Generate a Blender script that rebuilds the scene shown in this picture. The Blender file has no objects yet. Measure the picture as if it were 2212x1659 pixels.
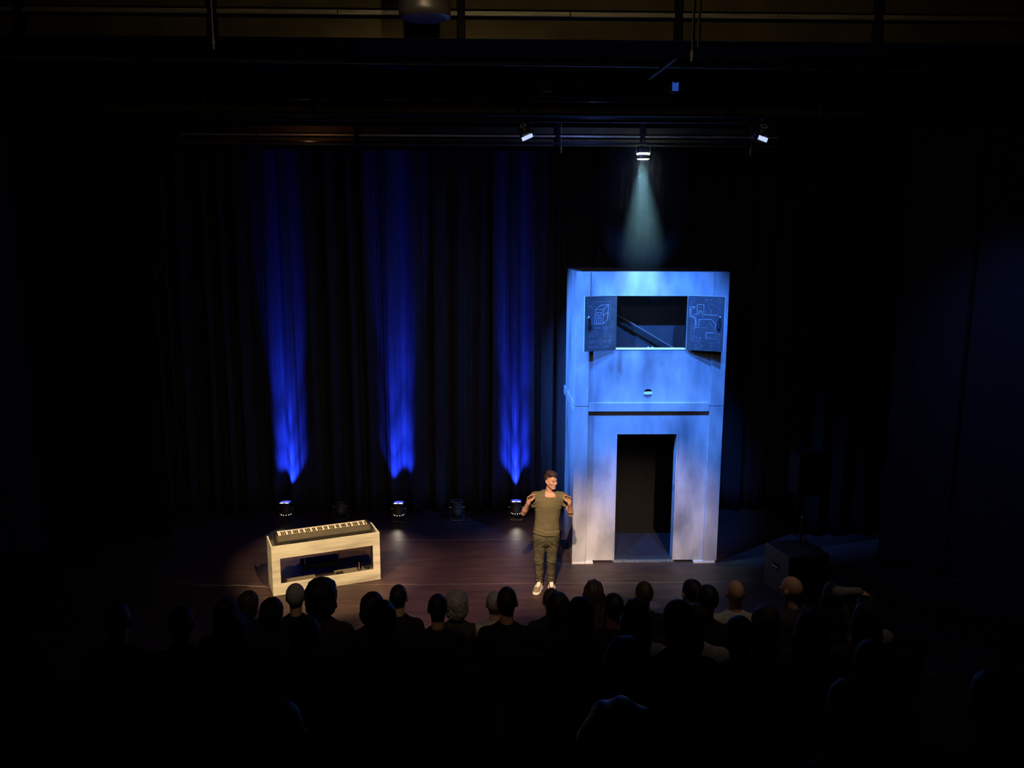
import bpy, bmesh, math, random
import numpy as np
from mathutils import Vector, Matrix
random.seed(7)
SC = bpy.context.scene
COL = SC.collection

# ------------------------------------------------------------------ camera
def camera():
    pitch, roll, yaw, h, f = 0.173, 0.003, -0.027, 5.038, 1800.0
    fwd = Vector((-math.sin(yaw)*math.cos(pitch), math.cos(yaw)*math.cos(pitch), -math.sin(pitch)))
    r0 = Vector((math.cos(yaw), math.sin(yaw), 0)); u0 = r0.cross(fwd)
    r = r0*math.cos(roll) + u0*math.sin(roll); u = u0*math.cos(roll) - r0*math.sin(roll)
    m = Matrix(((r.x, u.x, -fwd.x, 0), (r.y, u.y, -fwd.y, 0), (r.z, u.z, -fwd.z, h), (0, 0, 0, 1)))
    cd = bpy.data.cameras.new('camera'); cd.sensor_fit = 'HORIZONTAL'; cd.sensor_width = 36.0
    cd.lens = f/2212*36.0; cd.clip_start = 0.05; cd.clip_end = 100
    o = bpy.data.objects.new('camera', cd); COL.objects.link(o); o.matrix_world = m
    SC.camera = o
camera()

# ------------------------------------------------------------------ world, exposure, stage lights and added fills
w = bpy.data.worlds.new('world'); SC.world = w; w.use_nodes = True
w.node_tree.nodes['Background'].inputs[0].default_value = (0.5, 0.6, 1.0, 1)
w.node_tree.nodes['Background'].inputs[1].default_value = 0.0
SC.view_settings.view_transform = 'Standard'
SC.view_settings.look = 'None'
SC.view_settings.exposure = 0.0
SC.view_settings.gamma = 1.0
SC.view_settings.use_curve_mapping = False
try:
    SC.cycles.volume_step_rate = 1.0
    SC.cycles.max_bounces = 5
except Exception:
    pass

def spot(name, loc, target, power, color, angle, blend=0.5, radius=0.06, parent=None):
    ld = bpy.data.lights.new(name, 'SPOT'); ld.energy = power; ld.color = color
    ld.spot_size = math.radians(angle); ld.spot_blend = blend; ld.shadow_soft_size = radius
    o = bpy.data.objects.new(name, ld); COL.objects.link(o)
    o.location = loc
    d = Vector(target) - Vector(loc)
    o.rotation_euler = d.to_track_quat('-Z', 'Y').to_euler()
    if parent: o.parent = parent
    return o
def point(name, loc, power, color, radius=0.05):
    ld = bpy.data.lights.new(name, 'POINT'); ld.energy = power; ld.color = color; ld.shadow_soft_size = radius
    o = bpy.data.objects.new(name, ld); COL.objects.link(o); o.location = loc
    return o
WARM = (1.0, 0.70, 0.36)
NEUT = (1.0, 0.71, 0.47)
# front-of-house spotlights above and behind the audience
spot('front_spot', (0.1, 4.6, 6.5), (0.85, 11.5, 0.70), 4700, NEUT, 17, 0.9)
spot('front_spot', (2.9, 0.5, 6.5), (2.45, 12.4, 0.55), 6600, NEUT, 13, 1.0)
spot('floor_spot', (-1.6, 4.6, 6.5), (-0.55, 11.35, 0.0), 3600, (1.0, 0.62, 0.42), 19, 1.0)
spot('piano_spot', (-4.2, 5.9, 6.9), (-2.40, 11.62, 0.45), 3100, WARM, 17, 0.5)
spot('piano_spot', (0.2, 5.9, 6.9), (-2.35, 11.65, 0.45), 2900, WARM, 17, 0.5)
# blue wash from a lantern high on the left, for the side of the tower
spot('blue_side_wash', (-3.2, 10.2, 6.3), (1.3, 13.1, 2.9), 6000, (0.06, 0.24, 1.0), 34, 0.8)
# unseen fill spots added to brighten stage, nearest bridge, first row and right wall
spot('stage_fill', (-0.5, 3.0, 7.2), (-0.5, 13.5, 0.0), 260, (1.0, 0.72, 0.48), 62, 1.0, 0.1)
spot('bridge_fill', (0.3, 3.4, 6.62), (0.3, 7.0, 6.85), 26, (1.0, 0.76, 0.40), 130, 1.0, 0.05)
spot('audience_fill', (2.3, 5.6, 7.5), (2.1, 7.2, 1.9), 110, (1.0, 0.72, 0.55), 56, 1.0, 0.1)
spot('blue_wall_fill', (6.1, 8.9, 6.3), (7.7, 11.4, 3.0), 120, (0.16, 0.28, 1.0), 62, 1.0, 0.1)

# ------------------------------------------------------------------ materials
MATS = {}
def pmat(name, col, rough=0.6, metal=0.0, var=0.12, scale=8.0, spec=0.4, stretch=(1, 1, 1), bump=0.0, emit=None, estr=0.0):
    if name in MATS: return MATS[name]
    m = bpy.data.materials.new(name); m.use_nodes = True
    nt = m.node_tree; b = nt.nodes['Principled BSDF']
    tc = nt.nodes.new('ShaderNodeTexCoord'); mp = nt.nodes.new('ShaderNodeMapping')
    mp.inputs['Scale'].default_value = stretch
    nz = nt.nodes.new('ShaderNodeTexNoise'); nz.inputs['Scale'].default_value = scale; nz.inputs['Detail'].default_value = 5
    cr = nt.nodes.new('ShaderNodeValToRGB')
    lo = [c*(1-var) for c in col]; hi = [min(1, c*(1+var)) for c in col]
    cr.color_ramp.elements[0].position = 0.3; cr.color_ramp.elements[1].position = 0.7
    cr.color_ramp.elements[0].color = (*lo, 1); cr.color_ramp.elements[1].color = (*hi, 1)
    nt.links.new(tc.outputs['Object'], mp.inputs[0]); nt.links.new(mp.outputs[0], nz.inputs['Vector'])
    nt.links.new(nz.outputs[0], cr.inputs[0]); nt.links.new(cr.outputs[0], b.inputs['Base Color'])
    b.inputs['Roughness'].default_value = rough; b.inputs['Metallic'].default_value = metal
    b.inputs['Specular IOR Level'].default_value = spec
    if bump:
        bp = nt.nodes.new('ShaderNodeBump'); bp.inputs['Strength'].default_value = bump; bp.inputs['Distance'].default_value = 0.01
        nt.links.new(nz.outputs[0], bp.inputs['Height']); nt.links.new(bp.outputs[0], b.inputs['Normal'])
    if emit:
        b.inputs['Emission Color'].default_value = (*emit, 1); b.inputs['Emission Strength'].default_value = estr
    if emit: m.cycles.emission_sampling = 'NONE'
    MATS[name] = m
    return m

def paint_mat(name, light, dark, stretch, warm=1.0):
    """brushed stage paint: streaks and smudges of grey over off white"""
    m = bpy.data.materials.new(name); m.use_nodes = True
    nt = m.node_tree; b = nt.nodes['Principled BSDF']; L = nt.links.new
    tc = nt.nodes.new('ShaderNodeTexCoord')
    def noise(sc, st, det, p0, p1):
        mp = nt.nodes.new('ShaderNodeMapping'); mp.inputs['Scale'].default_value = st
        nz = nt.nodes.new('ShaderNodeTexNoise'); nz.inputs['Scale'].default_value = sc; nz.inputs['Detail'].default_value = det
        cr = nt.nodes.new('ShaderNodeValToRGB')
        cr.color_ramp.elements[0].position = p0; cr.color_ramp.elements[1].position = p1
        L(tc.outputs['Object'], mp.inputs[0]); L(mp.outputs[0], nz.inputs['Vector']); L(nz.outputs[0], cr.inputs[0])
        return cr.outputs[0]
    fine = noise(7.0, stretch, 6, 0.25, 0.75)
    big = noise(2.0, (stretch[0]*0.6, stretch[1]*0.6, stretch[2]*1.2), 5, 0.42, 0.70)
    mix = nt.nodes.new('ShaderNodeMix'); mix.data_type = 'RGBA'
    mix.inputs[6].default_value = (*[c*0.86 for c in light], 1); mix.inputs[7].default_value = (*light, 1)
    L(fine, mix.inputs[0])
    mix2 = nt.nodes.new('ShaderNodeMix'); mix2.data_type = 'RGBA'
    mix2.inputs[7].default_value = (*dark, 1)
    L(big, mix2.inputs[0]); L(mix.outputs[2], mix2.inputs[6]); L(mix2.outputs[2], b.inputs['Base Color'])
    b.inputs['Roughness'].default_value = 0.75; b.inputs['Specular IOR Level'].default_value = 0.25
    MATS[name] = m
    return m

def emat(name, col, strength):
    return pmat(name, (0.8, 0.8, 0.8), 0.4, emit=col, estr=strength)

BLACK = pmat('black_paint', (0.012, 0.012, 0.013), 0.7, spec=0.15)
BLACKG = pmat('black_gloss', (0.012, 0.012, 0.012), 0.32, spec=0.5)
STEEL = pmat('steel', (0.35, 0.34, 0.32), 0.4, 0.9)
TOWER = paint_mat('tower_paint', (0.46, 0.45, 0.45), (0.15, 0.155, 0.17), (1.6, 1.6, 0.35))
STANDP = paint_mat('stand_paint', (0.70, 0.66, 0.56), (0.36, 0.33, 0.27), (1.0, 1.0, 4.0))

# ------------------------------------------------------------------ mesh helpers
class MB:
    """collects shapes into one bmesh; build() links it as one mesh object"""
    def __init__(s): s.bm = bmesh.new()
    def box(s, c, size, rot=None, bev=0.0, seg=1):
        g = bmesh.ops.create_cube(s.bm, size=1.0)['verts']
        for v in g: v.co = Vector((v.co.x*size[0], v.co.y*size[1], v.co.z*size[2]))
        if bev:
            es = list({e for v in g for e in v.link_edges})
            r = bmesh.ops.bevel(s.bm, geom=es, offset=bev, segments=seg, affect='EDGES', profile=0.5)
            g = list({v for f in r['faces'] for v in f.verts} | {v for v in g if v.is_valid})
        M = (rot if rot else Matrix.Identity(3))
        for v in g: v.co = M @ v.co + Vector(c)
        return s
    def bx(s, lo, hi, bev=0.0, seg=1):
        lo, hi = Vector(lo), Vector(hi)
        return s.box((lo+hi)/2, hi-lo, None, bev, seg)
    def lathe(s, prof, seg=24, c=(0, 0, 0), M=None, cap=True):
        rings = []
        M = M or Matrix.Identity(3)
        for r, z in prof:
            rings.append([s.bm.verts.new(M @ Vector((r*math.cos(2*math.pi*i/seg), r*math.sin(2*math.pi*i/seg), z)) + Vector(c)) for i in range(seg)])
        for a, b in zip(rings, rings[1:]):
            for i in range(seg):
                j = (i+1) % seg
                s.bm.faces.new((a[i], a[j], b[j], b[i]))
        if cap:
            if prof[0][0] > 1e-4: s.bm.faces.new(list(reversed(rings[0])))
            if prof[-1][0] > 1e-4: s.bm.faces.new(rings[-1])
        return s
    def tube(s, pts, r, seg=8, closed=False):
        pts = [Vector(p) for p in pts]; n = len(pts); rings = []
        rr = r if isinstance(r, (list, tuple)) else [r]*n
        up = Vector((0, 0, 1))
        for i, p in enumerate(pts):
            a = pts[i-1] if (i > 0 or closed) else p
            b = pts[(i+1) % n] if (i < n-1 or closed) else p
            t = (b-a).normalized()
            ref = up if abs(t.z) < 0.9 else Vector((1, 0, 0))
            x = t.cross(ref).normalized(); y = x.cross(t).normalized()
            rings.append([s.bm.verts.new(p + rr[i]*(x*math.cos(2*math.pi*k/seg) + y*math.sin(2*math.pi*k/seg))) for k in range(seg)])
        for i in range(n if closed else n-1):
            a, b = rings[i], rings[(i+1) % n]
            for k in range(seg):
                j = (k+1) % seg
                s.bm.faces.new((a[k], b[k], b[j], a[j]))
        if not closed:
            s.bm.faces.new(rings[0]); s.bm.faces.new(list(reversed(rings[-1])))
        return s
    def plate(s, outer, holes, y0, y1):
        """plate standing in the x-z plane between y0 and y1, with holes cut through it"""
        bm2 = bmesh.new(); es = []
        for loop in [outer] + list(holes):
            vs = [bm2.verts.new((x, y0, z)) for x, z in loop]
            for i in range(len(vs)): es.append(bm2.edges.new((vs[i], vs[(i+1) % len(vs)])))
        bmesh.ops.triangle_fill(bm2, use_beauty=True, use_dissolve=False, edges=es, normal=(0, -1, 0))
        r = bmesh.ops.extrude_face_region(bm2, geom=list(bm2.faces))
        vs = [g for g in r['geom'] if isinstance(g, bmesh.types.BMVert)]
        for v in vs: v.co.y += (y1-y0)
        me = bpy.data.meshes.new('tmp'); bm2.to_mesh(me); bm2.free(); s.bm.from_mesh(me); bpy.data.meshes.remove(me)
        return s
    def ribbons(s, strokes, width, depth, tr):
        """thin raised chalk lines; tr maps (u, v, d) to 3-D"""
        for st in strokes:
            wd = width
            if isinstance(st, tuple): st, wd = st
            for (x0, z0), (x1, z1) in zip(st, st[1:]):
                dx, dz = x1-x0, z1-z0; l = math.hypot(dx, dz)
                if l < 1e-6: continue
                nx, nz = -dz/l*wd/2, dx/l*wd/2; ex, ez = dx/l*wd/2, dz/l*wd/2
                q = [(x0-ex+nx, z0-ez+nz), (x0-ex-nx, z0-ez-nz), (x1+ex-nx, z1+ez-nz), (x1+ex+nx, z1+ez+nz)]
                lo = [s.bm.verts.new(tr(u, v, 0)) for u, v in q]; hi = [s.bm.verts.new(tr(u, v, depth)) for u, v in q]
                s.bm.faces.new(hi)
                for i in range(4): s.bm.faces.new((lo[i], lo[(i+1) % 4], hi[(i+1) % 4], hi[i]))
        return s
    def mesh(s, name, mat, smooth=False):
        bmesh.ops.recalc_face_normals(s.bm, faces=s.bm.faces)
        me = bpy.data.meshes.new(name); s.bm.to_mesh(me); s.bm.free()
        me.materials.append(mat)
        if smooth:
            for p in me.polygons: p.use_smooth = True
        return me
    def build(s, name, mat, parent=None, smooth=False, loc=None, rotz=0.0):
        o = bpy.data.objects.new(name, s.mesh(name, mat, smooth)); COL.objects.link(o)
        if parent: o.parent = parent
        if loc: o.location = loc
        if rotz: o.rotation_euler = (0, 0, rotz)
        return o

def put(name, me, parent=None, loc=(0, 0, 0), rot=(0, 0, 0)):
    o = bpy.data.objects.new(name, me); COL.objects.link(o)
    o.location = loc; o.rotation_euler = rot
    if parent: o.parent = parent
    return o
def tag(o, label, cat, group=None, kind=None):
    o['label'] = label
    if cat: o['category'] = cat
    if group: o['group'] = group
    if kind: o['kind'] = kind
    return o
def thing(name, label, cat, loc=(0, 0, 0), rotz=0.0, group=None):
    o = bpy.data.objects.new(name, None); COL.objects.link(o)
    o.location = loc; o.rotation_euler = (0, 0, rotz); o.empty_display_size = 0.2
    return tag(o, label, cat, group)
def struct(o, label=None):
    o['kind'] = 'structure'
    if label: o['label'] = label
    return o
RX = lambda a: Matrix.Rotation(a, 3, 'X')
RY = lambda a: Matrix.Rotation(a, 3, 'Y')
RZ = lambda a: Matrix.Rotation(a, 3, 'Z')

# ------------------------------------------------------------------ signed-distance sculpting (bodies, cloth, hair)
class Field:
    def __init__(s, lo, hi, res):
        s.lo = np.array(lo, float); s.res = res
        n = np.ceil((np.array(hi)-s.lo)/res).astype(int)+1
        s.f = np.full(n, 0.5, np.float32); s.n = n
        s.T = None
    def frame(s, o=None, R=None, sc=1.0):
        s.T = None if o is None else (np.array(o, float), np.array(R, float)*sc, np.array(R, float)/sc)
    def _sl(s, c, rad):
        if s.T is not None: c = s.T[1] @ np.array(c) + s.T[0]
        a = np.maximum(np.floor((np.array(c)-rad-s.lo)/s.res).astype(int), 0)
        b = np.minimum(np.ceil((np.array(c)+rad-s.lo)/s.res).astype(int)+1, s.n)
        if np.any(b <= a): return None, None
        sl = tuple(slice(i, j) for i, j in zip(a, b))
        ax = [s.lo[i]+np.arange(a[i], b[i])*s.res for i in range(3)]
        P = np.stack(np.meshgrid(*ax, indexing='ij'), -1)
        if s.T is not None: P = (P - s.T[0]) @ s.T[2]
        return sl, P
    def _mix(s, sl, d, k, sub):
        f = s.f[sl]
        if sub:
            d = -d; h = np.clip(0.5-0.5*(d-f)/k, 0, 1); s.f[sl] = d*(1-h)+f*h + k*h*(1-h)
        else:
            h = np.clip(0.5+0.5*(f-d)/k, 0, 1); s.f[sl] = f*(1-h)+d*h - k*h*(1-h)
    def cap(s, a, b, ra, rb, k=0.02, sc=(1, 1, 1), sub=False):
        a, b, sc = np.array(a, float), np.array(b, float), np.array(sc, float)
        rad = np.linalg.norm(b-a)/2 + max(ra, rb)*sc.max() + k + 3*s.res
        sl, P = s._sl((a+b)/2, rad)
        if sl is None: return s
        q = (P-a)/sc; ba = (b-a)/sc; L2 = max(ba@ba, 1e-9)
        t = np.clip((q@ba)/L2, 0, 1)
        d = (np.linalg.norm(q-t[..., None]*ba, axis=-1) - (ra+(rb-ra)*t))*sc.min()
        s._mix(sl, d, k, sub); return s
    def ell(s, c, r, k=0.02, R=None, sub=False):
        c, r = np.array(c, float), np.array(r, float)
        sl, P = s._sl(c, r.max()+k+3*s.res)
        if sl is None: return s
        q = P-c
        if R is not None: q = q @ np.array(R)
        k0 = np.linalg.norm(q/r, axis=-1); k1 = np.linalg.norm(q/(r*r), axis=-1)+1e-6
        s._mix(sl, k0*(k0-1)/k1, k, sub); return s
    def stack(s, prof, k=0.02):
        """prof: list of (z, cx, cy, rx, ry): a loft of ellipses along z"""
        P = np.array(prof, float)
        lo = (P[:, 1]-P[:, 3]).min(), (P[:, 2]-P[:, 4]).min(), P[0, 0]; hi = (P[:, 1]+P[:, 3]).max(), (P[:, 2]+P[:, 4]).max(), P[-1, 0]
        c = (np.array(lo)+np.array(hi))/2; rad = (np.array(hi)-np.array(lo))/2+k+3*s.res
        sl, Q = s._sl(c, rad)
        z = Q[..., 2]; it = lambda i: np.interp(z, P[:, 0], P[:, i])
        rx, ry = it(3), it(4)
        qx, qy = (Q[..., 0]-it(1)), (Q[..., 1]-it(2))
        k0 = np.sqrt((qx/rx)**2+(qy/ry)**2); k1 = np.sqrt((qx/rx**2)**2+(qy/ry**2)**2)+1e-6
        d = k0*(k0-1)/k1
        d = np.maximum(d, np.maximum(P[0, 0]-z, z-P[-1, 0]))
        s._mix(sl, d, k, False); return s
    def pts(s):
        ax = [s.lo[i]+np.arange(s.n[i])*s.res for i in range(3)]
        P = np.stack(np.meshgrid(*ax, indexing='ij'), -1)
        if s.T is not None: P = (P-s.T[0]) @ s.T[2]
        return P
    def cut(s, fn, k=0.006):
        """keep where fn(P) < 0"""
        d = fn(s.pts()); h = np.clip(0.5-0.5*(d-s.f)/k, 0, 1)
        s.f = (d*(1-h)+s.f*h + k*h*(1-h)).astype(np.float32); return s
    def disp(s, fn):
        s.f = (s.f + fn(s.pts())).astype(np.float32); return s
    def mesh(s, name, mat):
        f = s.f; ins = f < 0
        nx, ny, nz = np.array(f.shape)-1
        cnt = np.zeros((nx, ny, nz), np.int8)
        cs = [(i, j, k) for i in (0, 1) for j in (0, 1) for k in (0, 1)]
        for i, j, k in cs: cnt += ins[i:nx+i, j:ny+j, k:nz+k]
        act = (cnt > 0) & (cnt < 8)
        idx = np.argwhere(act); vid = np.full(act.shape, -1, np.int64); vid[act] = np.arange(len(idx))
        acc = np.zeros((len(idx), 3)); num = np.zeros(len(idx))
        V = {c: f[idx[:, 0]+c[0], idx[:, 1]+c[1], idx[:, 2]+c[2]].astype(float) for c in cs}
        for c in cs:
            for a in range(3):
                if c[a] == 0:
                    d = list(c); d[a] = 1; d = tuple(d)
                    va, vb = V[c], V[d]; m = (va < 0) != (vb < 0)
                    t = np.where(m, va/np.where(m, va-vb, 1), 0)
                    p = np.array(c, float)[None].repeat(len(idx), 0); p[:, a] += t
                    acc[m] += p[m]; num[m] += 1
        co = s.lo + (idx + acc/np.maximum(num, 1)[:, None])*s.res
        faces = []
        for a in range(3):
            b, c = (a+1) % 3, (a+2) % 3
            s0 = [slice(None)]*3; s1 = [slice(None)]*3; s0[a] = slice(0, -1); s1[a] = slice(1, None)
            A, B = ins[tuple(s0)], ins[tuple(s1)]
            e = np.argwhere(A != B)
            ok = (e[:, b] > 0) & (e[:, c] > 0) & (e[:, b] < f.shape[b]-1) & (e[:, c] < f.shape[c]-1); e = e[ok]
            fl = A[e[:, 0], e[:, 1], e[:, 2]]
            q = []
            for db, dc in ((-1, -1), (0, -1), (0, 0), (-1, 0)):
                g = e.copy(); g[:, b] += db; g[:, c] += dc; q.append(vid[g[:, 0], g[:, 1], g[:, 2]])
            q = np.stack(q, 1); q[~fl] = q[~fl][:, ::-1]; faces.append(q)
        F = np.concatenate(faces)
        F = F[(F >= 0).all(1)]
        me = bpy.data.meshes.new(name)
        me.vertices.add(len(co)); me.vertices.foreach_set('co', co.ravel())
        me.loops.add(F.size); me.loops.foreach_set('vertex_index', F.ravel().astype(np.int32))
        me.polygons.add(len(F)); me.polygons.foreach_set('loop_start', np.arange(0, F.size, 4, dtype=np.int32))
        me.polygons.foreach_set('loop_total', np.full(len(F), 4, np.int32))
        me.polygons.foreach_set('use_smooth', np.ones(len(F), bool))
        me.update(calc_edges=True); me.validate()
        me.materials.append(mat)
        return me

# ================================================================== THE SETTING
FLOOR = pmat('stage_vinyl', (0.052, 0.030, 0.028), 0.5, var=0.35, scale=3.0, spec=0.35, stretch=(0.6, 3.0, 1))
WALLB = pmat('dark_wall', (0.03, 0.032, 0.04), 0.85, var=0.15, spec=0.1)
CARPET = pmat('dark_carpet', (0.010, 0.010, 0.011), 0.95, spec=0.05)
CEIL = pmat('ceiling_black', (0.006, 0.006, 0.006), 0.95, spec=0.05)

def floor():
    f = struct(MB().bx((-9, 7.6, -0.3), (9, 17, -0.012)).build('floor', BLACK), 'black stage floor of long vinyl strips with pale taped seams')
    ys = [7.6, 9.6, 11.647, 13.49, 15.3, 17]
    for a, b in zip(ys, ys[1:]):
        MB().bx((-9, a+0.003, -0.012), (9, b-0.003, 0.0)).build('floor_strip', FLOOR, f)
    tape = pmat('seam_tape', (0.13, 0.10, 0.09), 0.35, var=0.4, scale=5)
    for y in (11.647, 13.49):
        MB().bx((-9, y-0.007, 0.0), (9, y+0.007, 0.0012)).build('seam_tape', tape, f)
floor()
def tiers():
    for k in range(9):
        y1 = 7.0 - 0.9*k + 0.52; y0 = y1 - 0.9; z = 0.77 + 0.324*k
        if k == 8: y0 = -6
        struct(MB().bx((-9, y0, -0.3), (9, y1, z)).build('floor_tier', CARPET), 'dark carpeted step of the raked auditorium floor')
tiers()
def shell():
    struct(MB().bx((-9.2, -6, 7.9), (9.2, 17, 8.1)).build('ceiling', CEIL))
    struct(MB().bx((-9.2, 16.6, -0.3), (9.2, 16.8, 8)).build('wall_back', WALLB))
    struct(MB().bx((-9.2, -6.2, -0.3), (9.2, -6, 8)).build('wall_front', CEIL))
    struct(MB().bx((-9.2, -6, -0.3), (-9, 17, 8)).build('wall_left_side', CEIL))
    struct(MB().bx((9, -6, -0.3), (9.2, 17, 8)).build('wall_right_side', CEIL))
    # angled wall of tall panels right of the stage
    a, b = Vector((6.10, 12.32, 0)), Vector((8.9, 10.55, 0))
    d = (b-a).normalized(); n = Vector((-d.y, d.x, 0)); ang = math.atan2(d.y, d.x)
    wr = struct(MB().bx((0, 0.06, 0), ((b-a).length, 0.16, 7.6)).build('wall_right', BLACK, loc=a, rotz=ang), 'tall dark panelled wall right of the stage')
    gap = ((6.906-a.x)/d.x)
    for x0, x1 in ((0, gap-0.03), (gap+0.03, (b-a).length)):
        MB().bx((x0, 0, 0.07), (x1, 0.06, 7.6), 0.006).build('wall_panel', WALLB, wr)
        MB().bx((x0, -0.015, 0), (x1, 0.06, 0.065), 0.004).build('skirting', BLACK, wr)
    a, b = Vector((-8.9, 11.2, 0)), Vector((-7.1, 12.9, 0)); d = (b-a).normalized()
    wl = struct(MB().bx((0, 0.06, 0), ((b-a).length, 0.16, 7.6)).build('wall_left', BLACK, loc=a, rotz=math.atan2(d.y, d.x)), 'tall dark panelled wall left of the stage')
    for x0, x1 in ((0, 1.2), (1.23, (b-a).length)):
        MB().bx((x0, 0, 0.07), (x1, 0.06, 7.6), 0.006).build('wall_panel', WALLB, wl)
shell()

# ------------------------------------------------------------------ curtains
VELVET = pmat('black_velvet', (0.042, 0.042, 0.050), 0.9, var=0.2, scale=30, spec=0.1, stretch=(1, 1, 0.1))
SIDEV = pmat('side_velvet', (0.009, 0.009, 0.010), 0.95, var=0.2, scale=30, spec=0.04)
def curtain(name, x0, x1, y, z0, z1, seed, label, rot=0.0, loc=None):
    rnd = random.Random(seed); xs = []; x = x0; ph = 0.0
    wl = [rnd.uniform(0.20, 0.50) for _ in range(200)]
    am = [rnd.uniform(0.03, 0.15) for _ in range(200)]
    step = 0.0125; n = int((x1-x0)/step)+1
    phase = 0.0; prof = []
    for i in range(n+1):
        x = x0 + i*step; k = int(phase)
        w_ = wl[k % 200]; A = am[k % 200]*(1-0.5*abs(2*(phase-k)-1)) + am[(k+1) % 200]*0.5*abs(2*(phase-k)-1)
        t = phase-k
        s_ = 2*abs(math.cos(math.pi*t))**2.2-1
        prof.append((x, -A*s_ + 0.006*math.sin(x*83+seed) + 0.012*math.sin(x*23)))
        phase += step/w_
    zs = [z0 + (z1-z0)*i/14 for i in range(15)]
    bm = bmesh.new(); rows = []
    for z in zs:
        u = (z-z0)/(z1-z0); g = 1.0-0.45*u
        rows.append([bm.verts.new((px + 0.05*math.sin(px*1.7+seed)*u + 0.02*math.sin(px*5+u*3), y + py*g, z + (0.012*math.sin(px*9)+0.01 if z == z0 else 0))) for px, py in prof])
    for a, b in zip(rows, rows[1:]):
        for i in range(n): bm.faces.new((a[i], a[i+1], b[i+1], b[i]))
    m = MB(); m.bm.free(); m.bm = bm
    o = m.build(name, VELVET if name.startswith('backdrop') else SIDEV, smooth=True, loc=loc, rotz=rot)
    md = o.modifiers.new('thickness', 'SOLIDIFY'); md.thickness = 0.008; md.offset = 1
    return tag(o, label, 'curtain')
curtain('backdrop_curtain', -7.6, 7.6, 14.98, 0.012, 7.2, 3, 'black pleated backdrop curtain across the back of the stage')
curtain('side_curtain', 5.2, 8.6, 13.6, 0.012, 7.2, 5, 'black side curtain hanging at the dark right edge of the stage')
curtain('side_curtain', -8.6, -5.4, 13.6, 0.012, 7.2, 9, 'black side curtain hanging at the dark left edge of the stage')

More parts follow.
